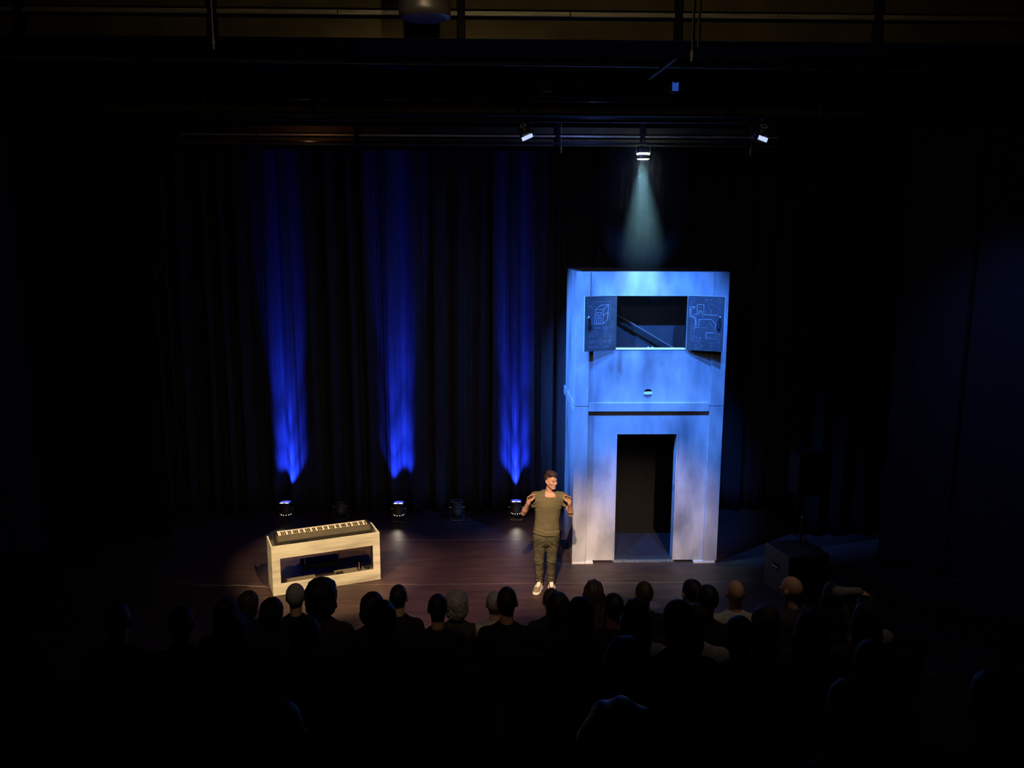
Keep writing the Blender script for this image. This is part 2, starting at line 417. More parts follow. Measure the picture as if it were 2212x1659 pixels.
# ================================================================== THE STAGE TOWER
def tower():
    W, D, H = 2.287, 1.579, 4.557
    t = thing('stage_tower', 'tall grey painted scenery tower with doorway below and open shuttered window above', 'scenery tower', (1.285, 12.392, 0))
    DARK = pmat('tower_inside', (0.008, 0.008, 0.009), 0.8, spec=0.2)
    pw = 0.215; zs = 2.52; zb = 0.035; B = 0.004
    # corner posts, a lower and an upper length each
    for x0, x1 in ((0, pw), (W-pw, W)):
        MB().bx((x0, 0, zb), (x1, 0.09, zs-0.004), B).build('corner_post', TOWER, t)
        MB().bx((x0, 0, zs+0.004), (x1, 0.09, H), B).build('corner_post', TOWER, t)
    # front sheets
    dl, dr, dh = 0.672, 1.592, 2.075
    MB().plate([(pw, zb), (dl, zb), (dl, dh), (dr, dh), (dr, zb), (W-pw, zb), (W-pw, 2.47), (pw, 2.47)], [], 0.048, 0.066).build('lower_front_panel', TOWER, t)
    wl_, wr_, wb, wt = 0.605, 1.675, 3.402, 4.197
    hc = [(1.125+0.07*math.cos(2*math.pi*i/32), 2.715+0.07*math.sin(2*math.pi*i/32)) for i in range(32)]
    MB().plate([(pw, 2.55), (W-pw, 2.55), (W-pw, H-0.004), (pw, H-0.004)], [[(wl_, wb), (wr_, wb), (wr_, wt), (wl_, wt)], hc], 0.03, 0.05).build('upper_front_panel', TOWER, t)
    MB().bx((pw+0.002, 0.0, 2.44), (W-pw-0.002, 0.05, 2.577), B).build('cross_rail', TOWER, t)
    # round peephole with a bar across it
    hb = MB().bx((1.125-0.068, 0.032, 2.700), (1.125+0.068, 0.05, 2.742), 0.002).build('peephole_bar', pmat('bar_white', (0.8, 0.8, 0.8), 0.6), t)
    MB().plate([(1.125+0.069*math.cos(a), 2.715+0.069*math.sin(a)) for a in [math.radians(193+i*(347-193)/20) for i in range(21)]], [], 0.040, 0.048).build('peephole_backing', pmat('mid_board', (0.13, 0.13, 0.14), 0.8), t)
    # sides, back, roof frame
    for xa, xb, nm in ((0, 0.022, 'L'), (W-0.022, W, 'R')):
        MB().bx((xa+(0.012 if nm == 'L' else 0), 0.09, 0.0), (xb-(0.012 if nm == 'R' else 0), D, 2.47)).build('side_panel', TOWER, t)
        MB().bx((xa+(0.006 if nm == 'L' else 0), 0.09, 2.56), (xb-(0.006 if nm == 'R' else 0), D, H+0.0)).build('side_panel', TOWER, t)
        xr0, xr1 = (-0.022, 0.02) if nm == 'L' else (W-0.02, W+0.022)
        MB().bx((xr0, 0.09, 2.44), (xr1, D, 2.577), B).build('side_rail', TOWER, t)
    MB().bx((0.03, D-0.02, 0.0), (W-0.03, D, H-0.01)).build('back_panel', DARK, t)
    for xa in (0.03, W-0.045):
        MB().bx((xa, 0.10, 0.03), (xa+0.012, D-0.03, H-0.02)).build('inner_lining', DARK, t)
    MB().bx((0.05, 0.12, 2.36), (W-0.05, D-0.03, 2.40)).build('upper_deck', DARK, t)
    MB().bx((0.05, 0.12, 0.0), (W-0.05, D-0.03, 0.02)).build('inner_floor', pmat('inner_floor', (0.03, 0.03, 0.035), 0.5), t)
    rim = pmat('rim_dark', (0.12, 0.12, 0.13), 0.6)
    MB().bx((pw, 0.05, H-0.05), (W-pw, 0.10, H+0.004)).build('top_batten', rim, t)
    MB().bx((0.03, D-0.08, H-0.05), (W-0.03, D-0.02, H+0.01)).build('top_batten', rim, t)
    for xa in (0.03, W-0.08):
        MB().bx((xa, 0.10, H-0.05), (xa+0.05, D-0.08, H+0.006)).build('top_batten', rim, t)
    # door jambs, head and threshold
    jd = 0.22
    MB().bx((dr, 0.04, zb), (dr+0.02, jd, dh+0.02)).build('door_jamb', TOWER, t)
    MB().bx((dl-0.02, 0.04, zb), (dl, jd, dh+0.02)).build('door_jamb', TOWER, t)
    MB().bx((dl-0.02, 0.067, dh), (dr+0.02, jd, dh+0.02)).build('door_head', TOWER, t)
    MB().bx((dl-0.03, 0.03, 0.0), (dr+0.03, 0.10, 0.028), 0.003).build('threshold', pmat('threshold', (0.12, 0.12, 0.13), 0.5, var=0.6, scale=30), t)
    MB().box((dr-0.004, 0.12, 1.20), (0.008, 0.05, 0.09), None, 0.002).build('strike_plate', STEEL, t)
    # window sill, lining, latch
    MB().bx((wl_, 0.02, wb-0.014), (wr_, 0.14, wb+0.004), 0.002).build('window_sill', pmat('sill_white', (0.8, 0.8, 0.8), 0.5), t)
    MB().bx((wl_-0.02, 0.05, wb), (wl_, 0.14, wt)).build('window_lining', DARK, t)
    MB().bx((wr_, 0.05, wb), (wr_+0.02, 0.14, wt)).build('window_lining', DARK, t)
    MB().bx((wl_-0.02, 0.05, wt), (wr_+0.02, 0.14, wt+0.02)).build('window_lining', DARK, t)
    MB().bx((1.08, 0.03, wb+0.004), (1.20, 0.06, wb+0.016), 0.003).bx((1.10, 0.035, wb+0.016), (1.115, 0.055, wb+0.03)).bx((1.165, 0.035, wb+0.016), (1.18, 0.055, wb+0.03)).build('window_latch', pmat('latch_white', (0.7, 0.7, 0.7), 0.4), t)
    MB().bx((pw, 0.68, 2.6), (W-pw, 0.70, H-0.06)).build('inner_board', pmat('inner_board', (0.05, 0.05, 0.052), 0.8), t)
    # stair handrail seen inside the window
    MB().tube([(0.35, 0.608, 4.075), (1.75, 0.608, 3.258)], 0.014, 8).build('stair_handrail', pmat('rail_grey', (0.16, 0.15, 0.14), 0.5), t)
    MB().box((1.05, 0.62, 3.585), (1.62, 0.012, 0.05), RY(0.528)).build('stair_stringer', pmat('stringer', (0.014, 0.014, 0.014), 0.7), t)
    # pale levelling blocks under the corners
    blk = pmat('levelling_block', (0.62, 0.58, 0.54), 0.7)
    for x0, x1 in ((0.0, 0.20), (0.205, 0.33), (1.92, 2.26)):
        MB().bx((x0, -0.02, 0.0), (x1, 0.10, 0.032), 0.003).build('levelling_block', blk, t)
    shutters(t, wl_, wr_, wb, wt)

FONT = {'0': [[(0, 0), (0, 1), (1, 1), (1, 0), (0, 0)]], '1': [[(.5, 0), (.5, 1), (.2, .75)]], '2': [[(0, .8), (.4, 1), (1, .8), (0, 0), (1, 0)]],
        '3': [[(0, 1), (1, 1), (.4, .6), (1, .35), (.5, 0), (0, .1)]], '4': [[(.7, 0), (.7, 1), (0, .35), (1, .35)]], '5': [[(1, 1), (0, 1), (0, .6), (1, .45), (.6, 0), (0, .05)]],
        '6': [[(.9, 1), (.1, .5), (.1, .1), (.6, 0), (.9, .3), (.5, .5), (.1, .3)]], '7': [[(0, 1), (1, 1), (.4, 0)]], '8': [[(.5, .5), (0, .8), (.5, 1), (1, .8), (0, .2), (.5, 0), (1, .2), (.5, .5)]],
        '=': [[(0, .35), (1, .35)], [(0, .65), (1, .65)]], 'x': [[(0, 0), (1, .7)], [(0, .7), (1, 0)]], '(': [[(.8, 1.1), (.3, .7), (.3, .2), (.8, -.2)]],
        ')': [[(.2, 1.1), (.7, .7), (.7, .2), (.2, -.2)]], '-': [[(0, .5), (1, .5)]], '.': [[(.4, 0), (.55, .1)]], '+': [[(0, .5), (1, .5)], [(.5, 0), (.5, 1)]],
        'p': [[(0, -.4), (0, .7), (.8, .6), (.7, .1), (0, .1)]], 'e': [[(0, .35), (.9, .4), (.6, .8), (.1, .5), (.3, 0), (.9, .1)]], 'k': [[(0, 0), (0, 1)], [(.8, .7), (0, .35), (.8, 0)]], 'r': [[(.1, 0), (.1, .7), (.8, .6)]], 'm': [[(0, 0), (0, .7), (.5, .5), (.5, 0)], [(.5, .5), (1, .7), (1, 0)]],
        'o': [[(.1, .1), (.1, .6), (.7, .6), (.8, .1), (.1, .1)]], ' ': []}
def text(s_, x, y, w_, h):
    out = []
    for ch in s_:
        for st in FONT[ch]: out.append([(x+u*w_*0.72, y-v*h) for u, v in st])
        x += w_
    return out
def circ(cx, cy, rx, ry, n=20, a0=0, a1=2*math.pi):
    return [(cx+rx*math.cos(a0+(a1-a0)*i/n), cy+ry*math.sin(a0+(a1-a0)*i/n)) for i in range(n+1)]

def left_strokes():
    K = 2
    S = [[(292, 200), (290, 360), (460, 358)], [(300, 345), (380, 330), (430, 280), (445, 220)], [(282, 215), (292, 195), (302, 215)], [(445, 348), (462, 358), (445, 368)], circ(447, 225, 9, 14, 8),
         [(250, 285), (260, 262), (270, 285)], [(335, 415), (335, 395), (360, 395), (360, 415), (335, 415)],
         [(505, 258), (585, 258)], [(680, 256), (870, 245)], [(505, 238), (505, 282)], [(870, 230), (870, 265)],
         [(400, 385), (400, 490)], [(385, 380), (418, 380)], [(375, 515), (400, 512), (400, 530), (375, 548), (395, 560)], [(380, 580), (395, 590)], [(392, 620), (385, 765)], [(370, 766), (400, 766)],
         [(320, 620), (316, 700)], [(305, 615), (335, 615)], [(330, 690), (350, 660)],
         [(860, 300), (860, 440)], [(830, 440), (945, 435)], [(820, 505), (885, 495)], [(855, 500), (838, 540), (856, 580), (845, 670)], [(832, 668), (858, 672)], [(705, 800), (770, 745), (830, 690)],
         [(905, 680), (878, 762)], [(905, 680), (932, 762)], circ(885, 830, 65, 32), [(870, 836), (885, 815), (900, 836)], [(868, 772), (890, 768)],
         [(655, 890), (800, 893)], [(665, 985), (775, 985)],
         [(310, 1005), (375, 940), (505, 932), (450, 1000), (310, 1005)], [(350, 890), (362, 925)], [(525, 980), (560, 945)], [(520, 1010), (545, 975)], [(480, 1025), (500, 1005)],
         circ(597, 1175, 80, 64, 28), [(540, 1178), (655, 1178)], [(597, 1178), (597, 1232)], [(575, 1155), (620, 1155)],
         [(775, 1190), (885, 1190)], [(705, 1195), (760, 1135)], circ(728, 1168, 24, 24, 14), [(560, 175), (640, 160), (690, 185), (780, 180)], [(220, 1382), (270, 1380)]]
    S += text('5 m', 592, 268, 30, 26) + text('18350+', 428, 872, 32, 30) + text('200', 668, 870, 44, 38)
    S += text('14', 690, 955, 42, 44) + text('3.12', 705, 1082, 50, 72) + text('18 m', 290, 1055, 38, 24)
    S += text('6000=', 300, 1200, 38, 52) + text('700', 790, 1170, 34, 40) + text('14', 800, 1245, 36, 44) + text('6(x)=0 (x-x)', 300, 1308, 44, 40)
    T = [[(472, 432), (680, 435), (665, 765), (455, 765), (472, 432)], [(472, 432), (605, 335), (820, 325), (680, 435)], [(820, 325), (785, 670), (665, 765)], [(690, 565), (805, 495)],
         [(510, 500), (625, 500), (622, 560), (508, 560), (510, 500)], [(500, 755), (512, 605), (600, 605), (618, 640), (612, 755)], [(565, 605), (562, 755)]]
    return S, T
def right_strokes():
    S = [circ(185, 210, 58, 42), [(128, 290), (140, 322), (165, 300)], [(205, 288), (165, 330)], [(165, 255), (165, 285)],
         [(345, 375), (395, 375), (395, 402), (345, 402), (345, 375)], [(365, 470), (365, 535)], [(385, 470), (385, 535)],
         [(160, 540), (285, 540)], [(600, 425), (602, 540)], [(640, 428), (630, 540)], [(600, 425), (618, 470), (640, 428)],
         [(500, 535), (500, 480), (485, 462)], [(500, 480), (520, 462)], circ(502, 458, 14, 12, 8),
         circ(825, 235, 44, 34), [(705, 238), (750, 238)], [(780, 170), (800, 190)], [(830, 150), (828, 180)], [(870, 170), (858, 195)], [(890, 235), (940, 232)],
         [(470, 200), (530, 195), (500, 215), (560, 210)], [(450, 255), (520, 232), (590, 205)], [(610, 215), (650, 200), (630, 225)],
         [(765, 375), (800, 375), (865, 440)], [(805, 445), (800, 545)], [(405, 565), (412, 625)], [(435, 545), (430, 595)], [(405, 700), (405, 720)], [(450, 690), (450, 730)],
         [(695, 862), (745, 862)], [(700, 862), (702, 962)], [(740, 862), (738, 962)], [(712, 790), (715, 850)], [(545, 1050), (552, 1105), (740, 1112)], [(545, 1050), (590, 1080), (660, 1078), (650, 1110)], [(700, 1080), (740, 1080), (740, 1112)],
         [(740, 970), (835, 985), (830, 1120), (770, 1122)], [(770, 1040), (772, 1120)], [(760, 1000), (820, 1005)],
         [(135, 812), (140, 1160)], [(135, 812), (330, 818)], [(185, 820), (180, 890)], [(215, 900), (212, 1080), (362, 1085), (345, 1172)], [(160, 1166), (330, 1166)],
         [(315, 1180), (312, 1250), (235, 1255), (230, 1356), (335, 1356)], [(350, 1180), (350, 1265), (470, 1265)], [(255, 1330), (270, 1305), (310, 1315), (318, 1335)], [(370, 1300), (405, 1300), (388, 1275), (370, 1300)], [(335, 1330), (385, 1335), (390, 1350)], [(240, 1115), (270, 1135), (298, 1115)],
         [(595, 1190), (602, 1290), (640, 1285)], [(595, 1190), (790, 1195)], [(620, 1275), (660, 1260), (690, 1278), (740, 1240)], [(600, 1345), (620, 1330)], [(790, 1130), (790, 1195), (820, 1190), (825, 1135)], [(810, 1200), (805, 1330)], [(810, 1385), (860, 1375)], [(770, 920), (775, 965)]]
    for i in range(7): S.append([(165, 892+40*i), (192, 892+40*i)])
    for i in range(6): S.append([(175+32*i, 570), (195+32*i, 552)])
    for i in range(7): S.append([(470+45*i, 580), (495+45*i, 560)])
    for i in range(6): S.append([(545+22*i, 690+26*i), (580+22*i, 705+26*i)])
    S += text('pekker', 390, 862, 25, 22)
    tree = []
    for i in range(7):
        a = 2*math.pi*i/7; tree += circ(628+46*math.cos(a), 358+46*math.sin(a), 26, 26, 5, a-1.3, a+1.3)
    S.append(tree + [tree[0]])
    T = [[(285, 545), (290, 320), (455, 320), (450, 505)], [(330, 540), (338, 460), (400, 460), (404, 540)], [(435, 545), (790, 550)],
         [(230, 375), (115, 375), (105, 600), (180, 625), (220, 650), (240, 700), (238, 810)], [(230, 390), (140, 430), (130, 580), (220, 605), (258, 640), (262, 810)],
         [(425, 655), (635, 655), (740, 765), (735, 862)], [(330, 810), (335, 665), (400, 665)], [(330, 850), (215, 852), (225, 885), (240, 862)], [(690, 965), (505, 965), (497, 1105), (520, 1112)], [(362, 1085), (360, 1115)]]
    return S, T

def shutters(t, wl_, wr_, wb, wt):
    BOARD = pmat('chalkboard', (0.050, 0.052, 0.058), 0.75, var=0.25, scale=4)
    CHALK = pmat('chalk', (0.32, 0.30, 0.32), 0.9, var=0.3, scale=25)
    FAINT = pmat('chalk_faint', (0.155, 0.155, 0.17), 0.9, var=0.4, scale=25)
    EDGE = pmat('board_edge', (0.55, 0.55, 0.56), 0.6)
    wS, hS, th = 0.545, wt-wb+0.02, 0.018
    for side, phi in ((-1, math.radians(23)), (1, math.radians(25))):
        hx = wl_ if side < 0 else wr_
        hinge = Vector((hx, 0.006, wb-0.012))
        ax = Vector((side*math.cos(phi), -math.sin(phi), 0)); nrm = Vector((-side*ax.y*-1, 0, 0))
        nrm = Vector((0, 0, 1)).cross(ax) if side < 0 else ax.cross(Vector((0, 0, 1)))
        if nrm.y > 0: nrm = -nrm
        def tr(u, v, d, hinge=hinge, ax=ax, nrm=nrm): return hinge + ax*u + Vector((0, 0, v)) + nrm*d
        def slab(u0, u1, v0, v1, d0, d1):
            m = MB(); vs = [m.bm.verts.new(tr(u, v, d)) for d in (d0, d1) for u, v in ((u0, v0), (u1, v0), (u1, v1), (u0, v1))]
            for f in ((3, 2, 1, 0), (4, 5, 6, 7), (0, 1, 5, 4), (1, 2, 6, 5), (2, 3, 7, 6), (3, 0, 4, 7)): m.bm.faces.new([vs[i] for i in f])
            return m
        sh = slab(0.012, wS, 0, hS, 0, th).build('shutter', BOARD, t)
        sh['label'] = 'dark chalkboard shutter with chalk drawing of a house-like box' if side < 0 else 'dark chalkboard shutter with chalk drawing of pipes and a tree'
        e = slab(wS, wS+0.006, 0, hS, 0, th-0.002).build('edge_strip', EDGE, sh)
        e2 = slab(0.012, wS, hS, hS+0.006, 0, th-0.002).build('edge_strip', EDGE, sh)
        # hinge knuckles
        kn = MB().tube([tr(0.004, 0.01, 0.012), tr(0.004, hS-0.01, 0.012)], 0.006, 6).mesh('hinge_pin', STEEL)
        put('hinge_pin', kn, sh)
        if side > 0:
            for i in range(22):
                v = 0.02 + i*(hS-0.05)/21
                put('hinge_knuckle', MB().tube([tr(0.004, v, 0.014), tr(0.004, v+0.018, 0.014)], 0.009, 6).mesh('hinge_knuckle', pmat('hinge_metal', (0.5, 0.48, 0.44), 0.4, 0.6)), sh)
        # chalk
        S, T = left_strokes() if side < 0 else right_strokes()
        def cv(p):
            x, y = p
            if side < 0:
                xl = 222-(y-132)*0.0252; xr = 1025-(y-118)*0.0316; u = 1-(x-xl)/(xr-xl); v = 1-(y-125)/1267
            else:
                xl = 80-(y-118)*0.039; xr = 965-(y-128)*0.055; u = (x-xl)/(xr-xl); v = 1-(y-123)/1272
            return (0.012+u*(wS-0.012), v*hS)
        MB().ribbons([[cv(p) for p in s_] for s_ in S], 0.0055, 0.0012, lambda u, v, d: tr(u, v, th+d)).build('chalk_drawing', FAINT, sh)['kind'] = 'stuff'
        MB().ribbons([[cv(p) for p in s_] for s_ in T], 0.0085, 0.0016, lambda u, v, d: tr(u, v, th+d)).build('chalk_drawing', CHALK, sh)['kind'] = 'stuff'
        # hanging strap handle
        ux = wS-0.055
        loop = [tr(ux, 0.50, th+0.02), tr(ux+0.012, 0.43, th+0.035), tr(ux+0.01, 0.36, th+0.03), tr(ux-0.012, 0.315, th+0.022), tr(ux-0.03, 0.33, th+0.022), tr(ux-0.035, 0.38, th+0.03), tr(ux-0.022, 0.44, th+0.03)]
        put('strap_handle', MB().tube(loop, 0.009, 6, True).mesh('strap_handle', BLACK, True), sh)
        put('strap_stud', MB().tube([tr(ux, 0.49, th), tr(ux, 0.51, th+0.03), tr(ux, 0.525, th+0.02)], 0.011, 8).mesh('strap_stud', pmat('stud', (0.7, 0.7, 0.7), 0.4), True), sh)
tower()

# ================================================================== PIANO, STAND, BENCH
PX, PY, PA = -3.091, 11.273, math.radians(21.8)
def piano_stand():
    t = thing('piano_stand', 'cream painted open-front keyboard stand carrying the digital piano', 'keyboard stand', (PX, PY, 0), PA)
    L, D, H = 1.562, 0.49, 0.735; th = 0.022
    MB().plate([(0, 0), (L, 0), (L, H), (0, H)], [[(0.115, 0.165), (L-0.105, 0.165), (L-0.105, 0.545), (0.115, 0.545)]], 0, th).build('front_panel', STANDP, t)
    for x in (0, L-th):
        MB().bx((x, th, 0), (x+th, D, H), 0.002).build('side_panel', STANDP, t)
    MB().bx((th, th+0.03, 0.645), (L-th, D, 0.665)).build('keyboard_shelf', pmat('shelf_dark', (0.10, 0.09, 0.07), 0.8), t)
    MB().bx((th, th, 0.03), (L-th, 0.30, 0.05)).build('lower_shelf', pmat('shelf_dark2', (0.05, 0.042, 0.038), 0.8), t)
piano_stand()
def stand_pt(x, y, z=0):
    c, s_ = math.cos(PA), math.sin(PA)
    return (PX + x*c - y*s_, PY + x*s_ + y*c, z)
def piano():
    t = thing('digital_piano', 'black digital piano with its keys facing away from the audience', 'piano', stand_pt(0.09, 0.11, 0.665), PA)
    L = 1.39
    BODY = pmat('piano_body', (0.030, 0.026, 0.020), 0.5, spec=0.3)
    # cross-section profile (y to the player, z up): back face, sloping panel, key bed
    prof = [(0.03, 0.0), (0.0, 0.03), (0.0, 0.085), (0.105, 0.145), (0.125, 0.130), (0.285, 0.118), (0.30, 0.10), (0.30, 0.0)]
    m = MB(); a = [m.bm.verts.new((0, y, z)) for y, z in prof]; b = [m.bm.verts.new((L, y, z)) for y, z in prof]
    m.bm.faces.new(a); m.bm.faces.new(list(reversed(b)))
    for i in range(len(prof)):
        j = (i+1) % len(prof); m.bm.faces.new((a[i], b[i], b[j], a[j]))
    m.build('body', BODY, t)
    panel = pmat('piano_panel', (0.085, 0.072, 0.055), 0.5)
    m = MB(); sl = math.atan2(0.06, 0.105)
    m.box((L/2, 0.0525, 0.1165), (L-0.05, 0.105, 0.006), RX(sl), 0.002).build('control_panel', panel, t)
    for x0, x1 in ((0, 0.045), (L-0.045, L)):
        MB().bx((x0, 0.122, 0.10), (x1, 0.30, 0.155), 0.008, 2).build('end_block', BLACKG, t)
    MB().bx((0.2, -0.004, 0.025), (0.45, 0.002, 0.075)).build('connector_panel', BLACK, t)
    for x in (0.10, L-0.10):
        MB().bx((x-0.03, 0.04, -0.0), (x+0.03, 0.27, 0.012)).build('rubber_foot', BLACK, t)
    IV = pmat('ivory_key', (0.86, 0.78, 0.62), 0.35, var=0.03)
    EB = pmat('ebony_key', (0.015, 0.010, 0.009), 0.4)
    kw = (L-0.09)/52
    wm = MB().bx((0.0006, 0.126, 0.112), (kw-0.0006, 0.290, 0.150), 0.001).mesh('white_key', IV)
    bm_ = MB().bx((-0.0065, 0.120, 0.14), (0.0065, 0.212, 0.166), 0.002).mesh('black_key', EB)
    # mirrored: the player sits on the far side, so the bass is on the right of the picture
    for i in range(52):
        put('white_key', wm, t, (L-0.045-(i+1)*kw, 0, 0))
        n = (i+5) % 7     # A B C D E F G ...
        if i < 51 and n in (0, 1, 3, 4, 5):
            put('black_key', bm_, t, (L-0.045-(i+1)*kw, 0, 0))
piano()

def bench():
    x, y = -2.58, 12.10
    t = thing('piano_bench', 'low black padded bench standing behind the keyboard stand', 'bench', (x, y, 0), PA)
    LEATH = pmat('bench_leather', (0.012, 0.012, 0.018), 0.6, spec=0.2)
    MB().bx((-0.29, -0.15, 0.13), (0.29, 0.15, 0.23), 0.03, 3).build('seat', LEATH, t, True)
    for sx in (-1, 1):
        for sy in (-1, 1):
            if sy < 0: MB().tube([(sx*0.25, -0.13, 0.20), (sx*0.26, -0.13, 0.34)], 0.008, 8).build('frame_post', STEEL, t)
            MB().tube([(sx*0.23, sy*0.11, 0.14), (sx*0.26, sy*0.14, 0.0)], 0.012, 8).build('leg', BLACKG, t)
bench()

def stand_clutter():
    CARD = pmat('grey_card', (0.15, 0.125, 0.09), 0.8)
    z = 0.05
    def box(name, label, cat, x, y, sx, sy, sz, mat, group=None, rz=0.0):
        o = MB().bx((-sx/2, -sy/2, 0), (sx/2, sy/2, sz), 0.004).build(name, mat, None, loc=stand_pt(x, y, z), rotz=PA+rz)
        return tag(o, label, cat, group)
    box('folder_box', 'flat grey-brown box lying left on the low shelf of the keyboard stand', 'box', 0.42, 0.15, 0.42, 0.19, 0.085, CARD)
    box('paper_stack', 'thin stack of pale paper in the middle of the low shelf', 'paper', 0.78, 0.12, 0.27, 0.15, 0.06, CARD)
    box('storage_box', 'long grey-brown box on the low shelf under the drinking glass', 'box', 1.20, 0.17, 0.56, 0.20, 0.085, CARD)
    o = box('small_box', 'small black box with a red edge at the left end of the shelf', 'box', 0.16, 0.14, 0.10, 0.14, 0.13, BLACK)
    MB().bx((0.046, -0.07, 0.0), (0.052, 0.07, 0.125)).build('red_edge', pmat('red_card', (0.5, 0.08, 0.04), 0.6), o)
    o = MB().bx((-0.055, -0.04, 0), (0.055, 0.04, 0.012), 0.004).build('dark_notebook', BLACK, None, loc=stand_pt(0.98, 0.14, z+0.085), rotz=PA+0.1)
    tag(o, 'little black notebook on the front of the long grey box', 'notebook')
    # water glass
    g = pmat('clear_glass', (0.9, 0.92, 0.9), 0.03, spec=0.8)
    bs = g.node_tree.nodes['Principled BSDF']; bs.inputs['Transmission Weight'].default_value = 1.0; bs.inputs['IOR'].default_value = 1.45
    gl = MB().lathe([(0.0, 0.0), (0.030, 0.0), (0.033, 0.004), (0.037, 0.14), (0.034, 0.14), (0.030, 0.018), (0.0, 0.016)], 24).build('water_glass', g, None, True, loc=stand_pt(1.28, 0.16, z+0.0862))
    tag(gl, 'clear drinking glass half full of water on the long grey box', 'glass')
    wt = pmat('water', (0.85, 0.92, 0.95), 0.02); b2 = wt.node_tree.nodes['Principled BSDF']; b2.inputs['Transmission Weight'].default_value = 1.0; b2.inputs['IOR'].default_value = 1.33
    MB().lathe([(0.0, 0.019), (0.029, 0.019), (0.0315, 0.075), (0.0, 0.075)], 24).build('water', wt, gl, True)
    # coiled dark thing right of the glass
    m = MB().tube([(0.045*math.cos(a)*(1+0.1*math.sin(3*a)), 0.035*math.sin(a), 0.012+0.006*math.sin(2*a)+0.004*i/20) for i, a in enumerate([k*0.45 for k in range(40)])], 0.008, 6)
    tag(m.build('coiled_cable', BLACK, None, True, loc=stand_pt(1.40, 0.16, z+0.09)), 'small coil of black cable right of the drinking glass', 'cable')
    # cable over the floor to the left
    pts = []
    a = stand_pt(-0.01, 0.30); b = (-5.1, 11.83, 0)
    for i in range(25):
        u = i/24; pts.append((a[0]+(b[0]-a[0])*u, a[1]+(b[1]-a[1])*u + 0.03*math.sin(u*9)+0.012*math.sin(u*31), 0.007))
    tag(MB().tube(pts, 0.006, 6).build('floor_cable', pmat('cable_grey', (0.18, 0.16, 0.15), 0.4), None, True), 'thin grey cable running left over the stage from the keyboard stand', 'cable')
stand_clutter()

